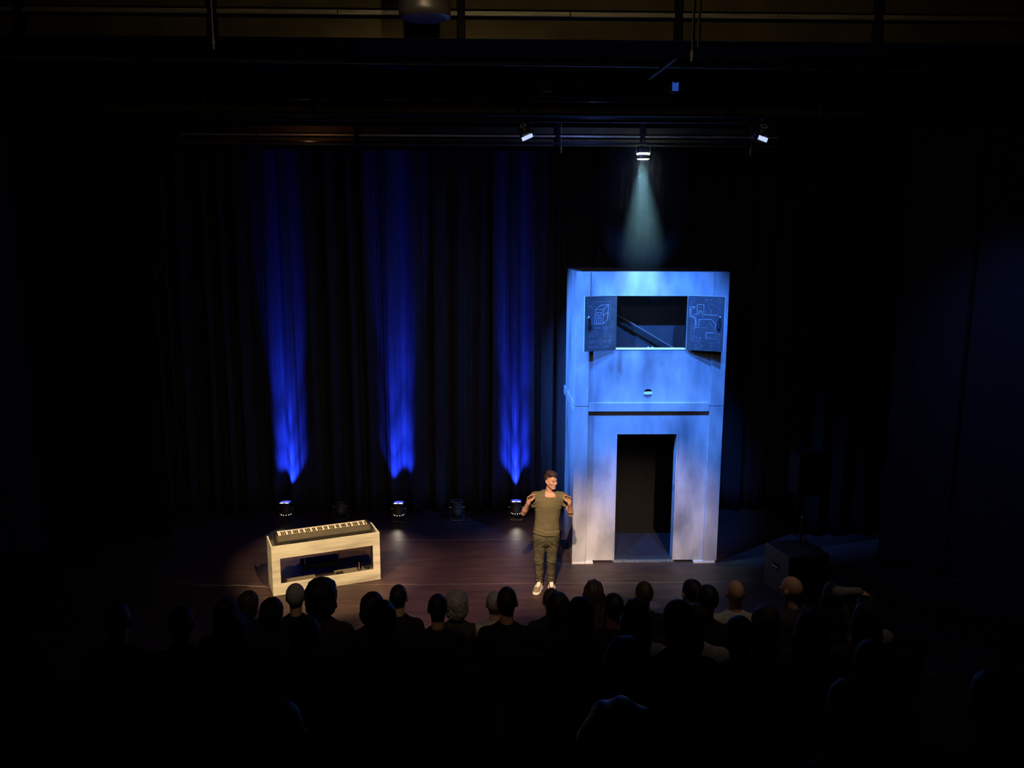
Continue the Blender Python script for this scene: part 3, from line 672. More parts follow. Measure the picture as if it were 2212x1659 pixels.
# ================================================================== PAR CANS ON THE FLOOR
CAN = pmat('par_can', (0.16, 0.15, 0.13), 0.42, 0.6, spec=0.6)
def par_can(x, y, lit, label, tilt=0.06, power=55, rz=0.0):
    t = thing('par_can', label, 'stage light', (x, y, 0), rz, 'uplights standing along the backdrop curtain')
    c = Vector((0, 0, 0.03)); M = RX(-tilt)
    R = 0.098
    prof = [(0.030, 0.035), (0.062, 0.045), (0.082, 0.075), (R-0.004, 0.115), (R-0.004, 0.118)]
    MB().lathe(prof, 28, c, M).build('rear_cap', CAN, t, True)
    # ring of vent slots round the cap
    slot = emat('vent_glow', (1.0, 0.9, 0.6), 3.0) if lit else BLACK
    for i in range(12):
        a = 2*math.pi*(i+0.5)/12
        p = M @ Vector((0.088*math.cos(a), 0.088*math.sin(a), 0.098)) + c
        MB().box(p, (0.006, 0.008, 0.013), M @ RZ(a)).build('vent_slot', slot, t)
    MB().lathe([(R, 0.118), (R, 0.30), (R+0.004, 0.305), (R+0.004, 0.318), (R-0.006, 0.318), (R-0.006, 0.13)], 28, c, M, False).build('barrel', CAN, t, True)
    for z in (0.16, 0.20, 0.24):
        MB().lathe([(R, z-0.004), (R+0.003, z), (R, z+0.004)], 28, c, M, False).build('barrel_ridge', CAN, t, True)
    # colour frame and lens
    MB().plate([(-0.115, -0.115), (0.115, -0.115), (0.115, 0.115), (-0.115, 0.115)], [circ(0, 0, 0.09, 0.09, 28)[:-1]], 0, 0.006)
    fr = MB().plate([(-0.112, -0.112), (0.112, -0.112), (0.112, 0.112), (-0.112, 0.112)], [circ(0, 0, 0.089, 0.089, 28)[:-1]], 0, 0.006)
    for v in fr.bm.verts: v.co = M @ Vector((v.co.x, v.co.z, v.co.y+0.319)) + c
    fr.build('colour_frame', CAN, t)
    ln = emat('blue_gel_lit', (0.05, 0.07, 1.0), 2.0) if lit else pmat('lens_dark', (0.02, 0.02, 0.03), 0.15)
    MB().lathe([(0.0, 0.300), (0.06, 0.308), (0.088, 0.3185)] , 28, c, M, False).build('lens', ln, t, True)
    if lit:
        for s_, zz in ((-0.045, 0.3275), (0.045, 0.3275)):
            m = MB().box(Vector((0, 0, 0)), (0.062, 0.010, 0.006), None, 0.002)
            for v in m.bm.verts: v.co = M @ (v.co + Vector((s_, -0.108, zz))) + c
            m.build('lit_edge', emat('hot_edge', (0.9, 0.92, 1.0), 9.0), t)
    # yoke
    for d, nm in ((0.0, 'yoke'), (0.035, 'yoke')):
        w_ = R+0.022; dy = -0.03+2*d
        MB().tube([(-w_, 0, 0.24), (-w_, dy, 0.03), (-w_+0.02, dy*1.4, 0.008), (w_-0.02, dy*1.4, 0.008), (w_, dy, 0.03), (w_, 0, 0.24)], 0.006, 6).build(nm, CAN, t)
    for s_ in (-1, 1):
        MB().tube([(s_*R, 0, 0.24), (s_*(R+0.045), 0, 0.24)], 0.010, 8).build('yoke_knob', STEEL, t)
    MB().tube([(0.02, -0.02, 0.03), (0.09, 0.06, 0.01), (0.2, 0.2, 0.008), (0.3, 0.33, 0.008)], 0.005, 6).build('power_cable', BLACKG, t, True)
    if lit:
        # the lamp's own beam up the curtain, and the white spill through its rear vents
        spot('par_beam', (0, 0.02, 0.36), (0.0, 0.02+math.sin(0.185)*3, 0.36+math.cos(0.185)*3), power*2.0, (0.015, 0.045, 1.0), 17, 1.0, 0.03, t)
        spot('par_flare', (0, 0.09, 0.36), (0.0, 0.09+math.sin(0.60)*3, 0.36+math.cos(0.60)*3), power*0.5, (0.015, 0.05, 1.0), 44, 1.0, 0.03, t)
        spot('par_middle', (0, 0.05, 0.36), (0.0, 0.05+math.sin(0.36)*3, 0.36+math.cos(0.36)*3), power*0.8, (0.015, 0.05, 1.0), 27, 1.0, 0.03, t)
        spot('vent_spill', (0, -0.16, 0.20), (0.0, -1.05, 0.0), 3.5, (1.0, 0.84, 0.66), 46, 1.0, 0.05, t)
    return t
par_can(-3.679, 14.50, True, 'lit blue uplight leftmost in the row, behind the piano', power=2200)
par_can(-2.711, 14.58, False, 'unlit black uplight directly behind the right end of the piano')
par_can(-1.642, 14.44, True, 'lit blue uplight in the middle of the row, right of the piano', power=2200)
par_can(-0.598, 14.50, False, 'unlit black uplight standing between two lit ones on bare stage')
par_can(0.474, 14.50, True, 'lit blue uplight just left of the standing man', power=2200)
def curtain_cable():
    pts = []
    for i in range(60):
        x = -1.45 + 1.9*i/59; pts.append((x, 14.86 + 0.03*math.sin(x*7)+0.02*math.sin(x*17), 0.007))
    tag(MB().tube(pts, 0.006, 6).build('power_cable', BLACKG, None, True), 'thin black cable along the foot of the backdrop curtain', 'cable')
curtain_cable()

# ================================================================== LOUDSPEAKERS RIGHT
def speakers():
    SPK = pmat('speaker_black', (0.05, 0.048, 0.044), 0.6)
    t = thing('subwoofer', 'large black subwoofer cabinet on the floor right of the tower', 'loudspeaker', (4.42, 11.30, 0), math.radians(12))
    s_ = 0.32
    MB().bx((-s_, -s_, 0.02), (s_, s_, 0.66), 0.012, 2).build('cabinet', SPK, t)
    MB().bx((-s_+0.03, -s_-0.012, 0.06), (s_-0.03, -s_-0.001, 0.62), 0.004).build('grille', pmat('grille', (0.015, 0.015, 0.015), 0.5, 0.3), t)
    MB().bx((-s_-0.002, -0.08, 0.36), (-s_+0.001, 0.08, 0.46)).build('side_handle', BLACK, t)
    MB().tube([(-s_-0.012, -0.07, 0.41), (-s_-0.02, 0, 0.41), (-s_-0.012, 0.07, 0.41)], 0.01, 6).build('handle_grip', STEEL, t)
    for x in (-1, 1):
        for y in (-1, 1):
            MB().lathe([(0.025, 0.0), (0.02, 0.02)], 10, (x*0.26, y*0.26, 0)).build('foot', BLACK, t)
    p = thing('speaker_pole', 'thin black speaker pole standing on the subwoofer', 'stand', (4.50, 11.40, 0.66))
    MB().tube([(0, 0, 0), (0, 0, 0.45)], 0.019, 10).build('lower_tube', BLACKG, p)
    MB().tube([(0, 0, 0.45), (0, 0, 0.80)], 0.014, 10).build('upper_tube', BLACKG, p)
    MB().tube([(-0.01, -0.02, 0.44), (-0.02, -0.06, 0.44)], 0.014, 8).build('clamp_knob', pmat('knob_pale', (0.5, 0.5, 0.48), 0.4), p)
    q = thing('loudspeaker', 'black two-way loudspeaker on the pole above the subwoofer', 'loudspeaker', (4.50, 11.40, 1.46), math.radians(8))
    MB().bx((-0.18, -0.16, 0), (0.18, 0.16, 0.62), 0.02, 2).build('cabinet', pmat('speaker_matt', (0.018, 0.018, 0.018), 0.8, spec=0.1), q)
    MB().bx((-0.16, -0.172, 0.03), (0.16, -0.161, 0.59), 0.004).build('grille', MATS['grille'], q)
    MB().bx((-0.15, -0.178, 0.02), (-0.12, -0.172, 0.045)).build('badge', STEEL, q)
    pts = [(0.02, 0.03, 0.0)]
    c = MB().tube([(4.53, 11.44, 1.5), (4.56, 11.43, 1.1), (4.55, 11.40, 0.8), (4.60, 11.32, 0.672), (4.68, 11.25, 0.672), (4.76, 11.32, 0.66), (4.80, 11.37, 0.3), (4.82, 11.40, 0.008), (5.1, 11.8, 0.008)], 0.006, 6)
    tag(c.build('speaker_cable', BLACKG, None, True), 'thin cable hanging from the loudspeaker over the subwoofer', 'cable')
speakers()

# ================================================================== LIGHTING BRIDGES AND LANTERNS OVERHEAD
BOARD = pmat('bridge_board', (0.16, 0.125, 0.055), 0.85, var=0.2, scale=4)
ALU = pmat('bridge_rail', (0.62, 0.57, 0.45), 0.5, 0.4, var=0.35, scale=18, stretch=(0.3, 1, 4))
def bridge(y, zb, zr, h, xs, label, rail_h=0.04, depth=0.7):
    t = thing('lighting_bridge', label, 'lighting bridge', (0, y, zb))
    MB().bx((xs[0], 0.03, 0.0), (xs[-1], depth, 0.02)).build('deck', CEIL, t)
    for a, b in zip(xs, xs[1:]):
        MB().bx((a+0.012, 0, 0.0), (b-0.012, 0.02, zr-zb-0.022), 0.002).build('lower_board', BOARD, t)
        MB().bx((a+0.012, 0, zr-zb+rail_h+0.022), (b-0.012, 0.02, h), 0.002).build('upper_board', BOARD, t)
        n = max(1, round((b-a)/0.95))
        for i in range(n):
            x0 = a+0.02+(b-a-0.04)*i/n; x1 = a+0.02+(b-a-0.04)*(i+1)/n
            MB().bx((x0+0.003, -0.03, zr-zb), (x1-0.003, -0.005, zr-zb+rail_h), 0.003).build('rail', ALU, t)
        MB().bx((a-0.03, -0.05, 0.0), (a+0.03, 0.03, h+0.3), 0.004).build('upright', BLACK, t)
    for x in (xs[0]+1.0, xs[-1]-1.0, 0.15):
        MB().tube([(x, depth/2, h-0.1), (x, depth/2, 8.0-zb)], 0.02, 8).build('hanger', BLACK, t)
    return t
bridge(7.0, 6.60, 6.765, 0.62, [-6.2, -3.65, -2.16, -0.22, 1.50, 3.10, 4.9, 6.2], 'nearest lighting bridge across the top of the photo with olive boards', 0.036)
bridge(10.5, 6.52, 6.665, 0.40, [-4.6, -2.1, 0.35, 2.9, 4.6], 'dim middle lighting bridge, second from the top edge', 0.03)
bridge(12.4, 6.35, 6.47, 0.26, [-4.4, -1.9, 0.98, 2.20, 4.2], 'farthest lighting bridge with its rail lit blue above the tower', 0.028)

def pipes():
    P = pmat('pipe_grey', (0.25, 0.25, 0.27), 0.45, 0.3)
    tag(MB().tube([(-5, 8.0, 6.83), (5, 8.0, 6.79)], 0.018, 8).build('ceiling_pipe', P), 'thin pipe running just under the nearest lighting bridge', 'pipe')
    tag(MB().tube([(-5, 9.0, 6.825), (5, 9.0, 6.78)], 0.018, 8).build('ceiling_pipe', P), 'thin pipe between the nearest and the middle lighting bridges', 'pipe')
    tag(MB().tube([(1.842, 8.0, 6.775), (1.651, 9.0, 6.672)], 0.022, 8).build('diagonal_brace', P), 'short diagonal metal bar linking two pipes under the ceiling', 'brace')
    BD = pmat('bar_dark', (0.05, 0.05, 0.05), 0.4, 0.5)
    for x0, x1, y, z, lab in ((-4, 4.2, 10.2, 6.475, 'dark lamp bar below the middle lighting bridge'), (-3.5, 4.2, 9.86, 6.36, 'dark lamp bar carrying the two blue wash lights'), (-3.5, 4.2, 11.98, 6.34, 'dark lamp bar carrying the white spotlight above the tower')):
        t = thing('lamp_bar', lab, 'pipe', (0, y, z))
        MB().tube([(x0, 0, 0), (x1, 0, 0)], 0.02, 8).build('bar', BD, t)
        for x in (x0+0.3, x1-0.4):
            MB().tube([(x, 0, 0.015), (x, 0, 7.9-z)], 0.008, 6).build('hanger', BD, t)
    # wire hangers with hooks under the bridges
    for x, y, z, zt, lab in ((-2.145, 6.9, 6.53, 7.9, 'thin wire drop line with pale clip at left end of nearest bridge'), (1.60, 6.9, 6.47, 7.9, 'double wire drop line with pale clip above the tower on nearest bridge'),
                             (0.948, 11.4, 6.20, 7.9, 'short drop line with pale clip left of the white spotlight'), (3.484, 11.4, 6.19, 7.9, 'short drop line with pale clip right of the white spotlight')):
        t = thing('drop_line', lab, 'rigging', (x, y, z))
        MB().tube([(0, 0, 0.03), (0, 0, zt-z)], 0.006, 6).build('wire', STEEL, t)
        if abs(x-1.6) < 0.01: MB().tube([(0, 0, 0.06), (0.045, 0, 0.06), (0.045, 0, zt-z)], 0.005, 6).build('wire', STEEL, t)
        m = MB().lathe([(0.004, -0.05), (0.012, -0.04), (0.008, -0.02), (0.014, 0.0), (0.012, 0.03), (0.004, 0.04)], 8)
        m.build('clip', pmat('clip_pale', (0.55, 0.5, 0.42), 0.5), t)
pipes()

LENSW = emat('lens_white', (0.80, 0.95, 1.0), 16.0)
LENSB = emat('lens_blue', (0.50, 0.62, 1.0), 1.1)
def lantern(name, label, loc, target, r, l, lens, bar=0.12, rod=0.06):
    d = (Vector(target)-Vector(loc)).normalized()
    t = thing(name, label, 'stage light', loc)
    M = d.to_track_quat('Z', 'Y').to_matrix()
    o = Vector((0, 0, 0))
    MB().lathe([(r*0.45, -l), (r*0.85, -l*0.85), (r*0.95, -l*0.4), (r, -0.03), (r*1.12, 0.0), (r*1.12, 0.012), (r*0.98, 0.012), (r*0.98, -0.02)], 24, o, M, False).build('housing', CAN, t, True)
    MB().lathe([(0.0, 0.0), (r*0.6, -0.002), (r*0.97, -0.008)], 24, o, M, False).build('lens', lens, t, True)
    MB().lathe([(r*0.4, -l), (r*0.0, -l-0.01)], 16, o, M, False).build('rear_plate', CAN, t)
    c = -d*(l*0.4)
    sx = Vector((r*1.15, 0, 0))
    MB().tube([c-sx, c-sx+Vector((0, 0, bar)), c+sx+Vector((0, 0, bar)), c+sx], 0.008, 6).build('yoke', CAN, t)
    MB().tube([c+Vector((0, 0, bar)), c+Vector((0, 0, bar+rod))], 0.012, 8).build('clamp', CAN, t)
    return t
# white spotlight above the tower
lc = (2.15, 11.98, 6.15)
t = lantern('spotlight', 'bright white spotlight with a hazy beam hanging above the tower', lc, (2.16, 12.0, 4.4), 0.085, 0.14, LENSW, 0.13)
MB().lathe([(0.088, -0.010), (0.070, -0.017), (0.0, -0.021)], 28, cap=False).build('lens_glass', LENSW, t, True)
MB().lathe([(0.089, 0.046), (0.086, 0.062), (0.066, 0.080)], 28, cap=False).build('lit_vent', LENSW, t, True)
spot('tower_beam', (2.14, 12.00, 6.06), (2.24, 12.18, 4.4), 560, (0.38, 0.84, 1.0), 35, 0.7, 0.075)
# two blue wash lights
t = lantern('wash_light', 'blue-white wash light on the bar left above the man', (0.43, 9.9, 6.19), (2.0, 12.4, 2.9), 0.075, 0.15, LENSB, 0.10)
MB().box((0.0, -0.10, -0.02), (0.13, 0.008, 0.042), RY(-0.42), 0.003).build('glow_plate', LENSB, t)  # added glowing plate on the audience side, standing for the bright lens
spot('blue_wash', (0.45, 9.96, 6.12), (2.15, 12.5, 3.3), 1520, (0.05, 0.232, 1.0), 46, 0.7, 0.03)
t = lantern('wash_light', 'blue-white wash light on the bar right above the tower', (3.12, 9.9, 6.19), (2.6, 12.4, 2.9), 0.085, 0.15, LENSB, 0.10)
MB().box((0.01, -0.10, -0.02), (0.11, 0.008, 0.05), RY(0.35), 0.003).build('glow_plate', LENSB, t)  # likewise an added plate whose glow stands in for the lens
spot('blue_wash', (3.12, 9.96, 6.12), (2.6, 12.5, 3.2), 1520, (0.05, 0.222, 1.0), 48, 0.7, 0.03)
point('blue_rail_fill', (1.4, 11.5, 6.46), 9.0, (0.15, 0.25, 1.0), 0.1)  # added point light, stands in for blue scatter on the far bridge
point('amber_rail_fill', (-2.5, 11.9, 6.44), 0.6, (1.0, 0.42, 0.18), 0.05)  # added point light that turns the far bridge rail orange
# added spot without a lantern, making a small light pool on the floor
spot('floor_pool_fill', (2.3, 9.95, 6.2), (2.27, 10.87, 0.0), 500, (0.55, 0.75, 1.0), 2.6, 0.8, 0.02)
# dark cylinder lantern at the top edge
t = thing('cylinder_lantern', 'dark cylindrical lantern hanging down at the top edge of the photo', 'stage light', (-0.465, 6.4, 6.60))
MB().lathe([(0.155, 0.0), (0.185, 0.012), (0.188, 0.05), (0.188, 0.55), (0.14, 0.6), (0.0, 0.61)], 32).build('housing', CAN, t, True)
MB().lathe([(0.0, 0.02), (0.15, 0.004)], 32, cap=False).build('lens', pmat('lens_blueish', (0.05, 0.06, 0.12), 0.1), t, True)
MB().tube([(0, 0, 0.6), (0, 0, 1.31)], 0.02, 8).build('hanger', BLACK, t)
# unlit lanterns in the dark between the bridges
lantern('unlit_lantern', 'dark unlit lantern hanging left of centre under the ceiling', (0.62, 9.6, 6.70), (0.62, 11.5, 5.0), 0.09, 0.2, pmat('lens_dim', (0.10, 0.12, 0.4), 0.1), 0.12, 1.05)
t = lantern('plate_lantern', 'dark lantern with a small added blue glow plate beside the diagonal bar', (2.05, 9.7, 6.72), (2.05, 11.5, 5.0), 0.10, 0.2, MATS['lens_dim'], 0.12, 1.05)
MB().box((0.0, -0.14, -0.02), (0.07, 0.006, 0.11), None, 0.002).build('glow_plate', emat('plate_dim_blue', (0.05, 0.18, 1.0), 0.30), t)  # glowing plate added in place of blue beams lighting surfaces behind

def wnoise(P, freq, seed, n=9):
    r = np.random.RandomState(seed); out = 0
    for i in range(n):
        d = r.normal(size=3); d /= np.linalg.norm(d)
        out = out + np.sin(P @ (d*freq*r.uniform(0.6, 1.6)) + r.uniform(0, 6.28))
    return out/n*1.6
# ================================================================== THE MAN ON STAGE
SKIN = pmat('skin', (0.62, 0.33, 0.235), 0.55, var=0.06, scale=20, spec=0.3)
def finger(F, base, dirs, lens, r0, r1, k=0.006):
    p = np.array(base, float); n = len(dirs)
    for i, (d, l) in enumerate(zip(dirs, lens)):
        d = np.array(d, float); d /= np.linalg.norm(d); q = p+d*l
        F.cap(p, q, r0+(r1-r0)*i/n, r0+(r1-r0)*(i+1)/n, k); p = q
def rotm(yaw, pitch):
    return np.array(RZ(yaw) @ RX(pitch))
def man():
    t = thing('person', 'man in olive t-shirt and dark jeans standing with both hands raised', 'person', (0.80, 11.40, 0))
    HC = np.array([0.062, -0.055, 1.672]); HR = rotm(math.radians(36), math.radians(6)); HS = 0.94
    F = Field((-0.46, -0.34, 0.55), (0.46, 0.22, 1.84), 0.0042)
    # trunk and arms
    F.cap((0.01, 0, 0.90), (0.035, 0.01, 1.30), 0.115, 0.15, 0.03, (1, 0.66, 1))
    F.cap((-0.135, 0.02, 1.40), (0.22, 0.02, 1.395), 0.05, 0.05, 0.04)
    F.cap((-0.02, 0.02, 1.43), (0.10, 0.02, 1.43), 0.045, 0.045, 0.05)
    F.cap((0.042, 0.012, 1.42), (0.058, -0.022, 1.60), 0.062, 0.055, 0.04)
    F.cap((0.0, -0.035, 1.43), (0.10, -0.04, 1.43), 0.035, 0.035, 0.05)
    for sx, sh, el, wr in ((-1, (-0.178, 0.02, 1.41), (-0.322, 0.0, 1.175), (-0.262, -0.165, 1.375)), (1, (0.262, 0.02, 1.40), (0.352, 0.0, 1.150), (0.318, -0.165, 1.365))):
        sh, el, wr = map(np.array, (sh, el, wr))
        F.cap(sh, el, 0.050, 0.038, 0.02)
        mid = el*0.68+wr*0.32
        F.cap(el, mid, 0.036, 0.039, 0.012); F.cap(mid, wr, 0.039, 0.026, 0.02)
        # hand: up-axis u, across-axis a (towards the thumb), palm normal n
        u = np.array((-sx*0.12, -0.30, 0.95)); u /= np.linalg.norm(u)
        a = np.array((-sx*0.80, 0.55, 0.22)); a -= u*(a@u); a /= np.linalg.norm(a)
        n = np.cross(u, a); n *= np.sign(n[1])*-1 if n[1] != 0 else 1
        F.cap(wr, wr+u*0.03, 0.024, 0.026, 0.015)
        for s_ in (-0.026, -0.009, 0.009, 0.026):
            F.cap(wr+u*0.02+a*s_*0.6, wr+u*0.085+a*s_*1.15, 0.015, 0.0125, 0.014)
        # four fingers, fanned and curled towards the palm
        for i, (s_, L) in enumerate(((-0.031, 0.072), (-0.011, 0.088), (0.011, 0.094), (0.031, 0.086))):
            sp = a*s_*5.0
            b0 = wr+u*0.085+a*s_*1.12
            finger(F, b0, [u+sp+n*0.25, u+sp*1.2+n*0.75, u*0.8+sp*1.2+n*1.15], [L*0.45, L*0.32, L*0.27], 0.0098, 0.0078)
        finger(F, wr+u*0.025+a*0.022, [a*0.9+u*0.6+n*0.35, a*0.6+u*0.95+n*0.3, a*0.3+u+n*0.25], [0.035, 0.032, 0.026], 0.0135, 0.0095, 0.01)
    # head
    F.frame(HC, HR, HS)
    F.ell((0, 0.012, 0.030), (0.078, 0.097, 0.092), 0.02)
    F.ell((0, -0.030, -0.035), (0.063, 0.066, 0.085), 0.025)
    for s_ in (-1, 1):
        F.cap((s_*0.060, 0.005, -0.035), (s_*0.022, -0.070, -0.100), 0.022, 0.017, 0.02)
        F.ell((s_*0.046, -0.062, -0.020), (0.022, 0.022, 0.020), 0.025)
        F.cap((s_*0.012, -0.087, 0.024), (s_*0.044, -0.074, 0.025), 0.010, 0.007, 0.018)
        F.ell((s_*0.031, -0.101, 0.004), (0.017, 0.014, 0.012), 0.008, sub=True)
        F.ell((s_*0.031, -0.080, 0.003), (0.014, 0.013, 0.012), 0.004)
        F.ell((s_*0.080, 0.010, -0.005), (0.009, 0.020, 0.031), 0.008, RZ(-s_*0.35))
        F.ell((s_*0.087, 0.004, -0.003), (0.006, 0.010, 0.018), 0.004, sub=True)
        F.ell((s_*0.0115, -0.105, -0.032), (0.0085, 0.011, 0.008), 0.008)
    F.cap((0, -0.092, 0.014), (0, -0.117, -0.026), 0.0085, 0.0125, 0.012)
    F.ell((0, -0.078, -0.102), (0.026, 0.020, 0.018), 0.018)
    F.ell((0, -0.088, -0.066), (0.026, 0.014, 0.020), 0.015)
    F.cap((-0.022, -0.098, -0.064), (0.022, -0.098, -0.064), 0.0035, 0.0035, 0.004, sub=True)
    F.frame()
    put('body', F.mesh('body', SKIN), t)
    # lips, brows, eyes
    def hp(p): return tuple(HR @ np.array(p)*HS + HC)
    G = Field(HC-0.14, HC+0.14, 0.0022); G.frame(HC, HR, HS)
    G.cap((-0.017, -0.0965, -0.0592), (0.017, -0.0965, -0.0592), 0.0036, 0.0036, 0.004); G.ell((0, -0.099, -0.0592), (0.012, 0.005, 0.004), 0.004)
    G.cap((-0.014, -0.0965, -0.0695), (0.014, -0.0965, -0.0695), 0.0042, 0.0042, 0.004)
    put('lips', G.mesh('lips', pmat('lips', (0.48, 0.22, 0.16), 0.5)), t)
    HAIRM = pmat('dark_brown_hair', (0.045, 0.026, 0.020), 0.6, var=0.6, scale=70, spec=0.4, stretch=(1, 1, 0.4))
    for s_ in (-1, 1):
        G = Field(HC-0.14, HC+0.14, 0.0022); G.frame(HC, HR, HS)
        G.cap((s_*0.014, -0.0985, 0.024), (s_*0.032, -0.0935, 0.026), 0.0050, 0.0054, 0.003); G.cap((s_*0.032, -0.0935, 0.026), (s_*0.050, -0.0805, 0.021), 0.0054, 0.0032, 0.003)
        put('eyebrow', G.mesh('eyebrow', HAIRM), t)
        e = MB().lathe([(0.0001, -0.0115), (0.006, -0.0098), (0.0100, -0.0057), (0.0115, 0), (0.0100, 0.0057), (0.006, 0.0098), (0.0001, 0.0115)], 14, hp((s_*0.031, -0.0805, 0.003)))
        eo = e.build('eye', pmat('eye_shaded', (0.20, 0.14, 0.12), 0.25, var=0.02), t, True)  # eyeball colour darkened to hold the eye socket's shade
        d = HR @ np.array((s_*0.1+0.15, -1, 0.0)); d /= np.linalg.norm(d)
        ir = MB().lathe([(0.0066, 0.0), (0.0058, 0.0022), (0.0001, 0.003)], 12, Vector(hp((s_*0.031, -0.0805, 0.003)))+Vector(d)*0.0098, Vector(d).to_track_quat('Z', 'Y').to_matrix())
        ir.build('iris', pmat('iris', (0.03, 0.018, 0.012), 0.2), eo, True)
    # hair
    G = Field(HC-np.array((0.16, 0.16, 0.10)), HC+np.array((0.16, 0.16, 0.20)), 0.003); G.frame(HC, HR, HS)
    G.ell((0, 0.020, 0.042), (0.088, 0.104, 0.098), 0.01)
    G.ell((0, -0.045, 0.108), (0.062, 0.045, 0.028), 0.03)
    G.ell((0.015, -0.068, 0.098), (0.034, 0.022, 0.020), 0.02)
    G.ell((-0.02, 0.01, 0.128), (0.060, 0.070, 0.026), 0.03)
    def hairline(P):
        x, y, z = P[..., 0], P[..., 1], P[..., 2]
        front = np.minimum(0.088 + 0.010*np.cos(x*60) - 0.10*np.clip(np.abs(x)-0.045, 0, 1) - z, (-0.030 + 0.55*np.clip(np.abs(x)-0.05, 0, 1)) *-1 - (y + 0.060)+0.03)
        a = np.where(y < -0.012, 0.072 + 0.014*np.cos((x-0.01)*75)*-1 + 0.006 - z, -1)       # bare forehead
        b = np.where((y < 0.030) & (y >= -0.012), np.maximum(-0.030-z, (-0.004-y)*1.0), -1)
        c = np.where(y >= 0.030, -0.050-0.35*(y-0.03)-z, -1)
        tmpl = np.where((y < -0.012), np.maximum(-0.014-y, a)*1.0, -1)
        return np.maximum(np.maximum(np.minimum(a, -(y+0.008)), b), c)
    G.cut(hairline, 0.008)
    G.disp(lambda P: 0.0035*wnoise(P*np.array((1.5, 0.7, 0.7)), 75, 11) + 0.0022*wnoise(P*np.array((1.6, 0.5, 0.6)), 210, 12))
    put('hair', G.mesh('hair', HAIRM), t)
    # t-shirt
    S = Field((-0.36, -0.22, 0.80), (0.42, 0.22, 1.58), 0.0055)
    S.stack([(0.80, 0.008, -0.005, 0.190, 0.135), (0.90, 0.010, -0.005, 0.192, 0.138), (0.95, 0.012, 0, 0.184, 0.128), (1.05, 0.015, 0.0, 0.176, 0.120), (1.18, 0.024, 0.0, 0.181, 0.122), (1.30, 0.034, -0.002, 0.192, 0.128), (1.38, 0.04, 0.004, 0.196, 0.118), (1.43, 0.042, 0.012, 0.172, 0.095), (1.47, 0.042, 0.018, 0.130, 0.075), (1.50, 0.042, 0.02, 0.085, 0.06)], 0.02)
    S.cap((-0.125, 0.02, 1.420), (0.21, 0.02, 1.415), 0.067, 0.067, 0.05)
    for a, b in (((-0.165, 0.02, 1.415), (-0.245, 0.008, 1.290)), ((0.252, 0.02, 1.405), (0.305, 0.008, 1.270))):
        S.cap(a, b, 0.068, 0.064, 0.03)
    # cut sleeve ends, hem and neck opening
    for a, d in (((-0.240, 0.01, 1.298), (-0.52, -0.08, -0.84)), ((0.300, 0.01, 1.285), (0.36, -0.08, -0.92))):
        a, d = np.array(a), np.array(d); sgn = np.sign(d[0])
        S.cut(lambda P, a=a, d=d, sgn=sgn: np.where((P[..., 0]*sgn > (0.205 if sgn < 0 else 0.222)), (P-a)@d, -1), 0.004)
    S.cap((0.046, 0.0, 1.62), (0.046, -0.02, 1.50), 0.074, 0.070, 0.008, sub=True)
    S.cap((0.048, -0.06, 1.56), (0.050, -0.115, 1.475), 0.062, 0.050, 0.015, sub=True)
    S.cut(lambda P: (0.868 + 0.018*np.clip(-P[..., 0]*5, -1, 1) + 0.006*np.sin(P[..., 0]*30)) - P[..., 2], 0.006)
    def wr_(P):
        x, y, z = P[..., 0], P[..., 1], P[..., 2]
        w1 = 0.006*np.exp(-((z-0.935)/0.03)**2)*np.sin((z-0.935)*110 + x*14 + 2*wnoise(P, 18, 6))
        w2 = 0.0045*np.exp(-((z-1.27)/0.09)**2)*np.clip(np.abs(x-0.03)-0.09, 0, 0.1)*10*np.sin((z+0.6*np.abs(x))*95)
        w3 = 0.004*wnoise(P*np.array((1.2, 1, 0.6)), 26, 3) + 0.002*wnoise(P, 60, 4)
        return w1+w2+w3
    S.disp(wr_)
    put('t_shirt', S.mesh('t_shirt', pmat('olive_cotton', (0.145, 0.122, 0.066), 0.85, var=0.10, scale=14, spec=0.15)), t)
    # jeans
    J = Field((-0.26, -0.19, 0.05), (0.28, 0.20, 0.97), 0.0055)
    J.stack([(0.70, 0.008, 0.0, 0.168, 0.095), (0.74, 0.008, 0.0, 0.178, 0.115), (0.80, 0.008, 0.002, 0.188, 0.128), (0.88, 0.008, 0.0, 0.183, 0.120), (0.95, 0.010, 0, 0.175, 0.11)], 0.03)
    for hip, th, kn, cf, ak in (((-0.088, 0, 0.80), (-0.090, -0.005, 0.64), (-0.098, -0.022, 0.466), (-0.088, 0.012, 0.29), (-0.086, 0.045, 0.105)),
                                ((0.100, 0, 0.80), (0.093, -0.005, 0.64), (0.083, -0.022, 0.466), (0.081, 0.012, 0.29), (0.088, 0.045, 0.095))):
        J.cap(hip, th, 0.092, 0.083, 0.03); J.cap(th, kn, 0.083, 0.066, 0.02); J.cap(kn, cf, 0.066, 0.059, 0.02); J.cap(cf, ak, 0.059, 0.052, 0.02)
    J.cut(lambda P: 0.088 - P[..., 2], 0.004)
    def jw(P):
        x, y, z = P[..., 0], P[..., 1], P[..., 2]
        a = 0.0065*np.clip((0.30-z)/0.15, 0, 1)*np.sin(z*140+5*wnoise(P, 25, 9)+14*x)
        b = 0.0045*np.exp(-((z-0.45)/0.05)**2)*np.sin(z*105+x*30*np.sign(x)+3*wnoise(P, 22, 2))
        c = 0.004*np.exp(-((z-0.73)/0.07)**2)*np.sin(z*80+np.abs(x)*70)
        d = 0.003*wnoise(P, 30, 5) + 0.002*wnoise(P*np.array((0.6, 0.6, 1.6)), 70, 8)
        e = np.where(np.abs(x-0.006) < 0.004, 0.006, 0)*np.where(z > 0.70, 1, 0)
        return a+b+c+d+e
    J.disp(jw)
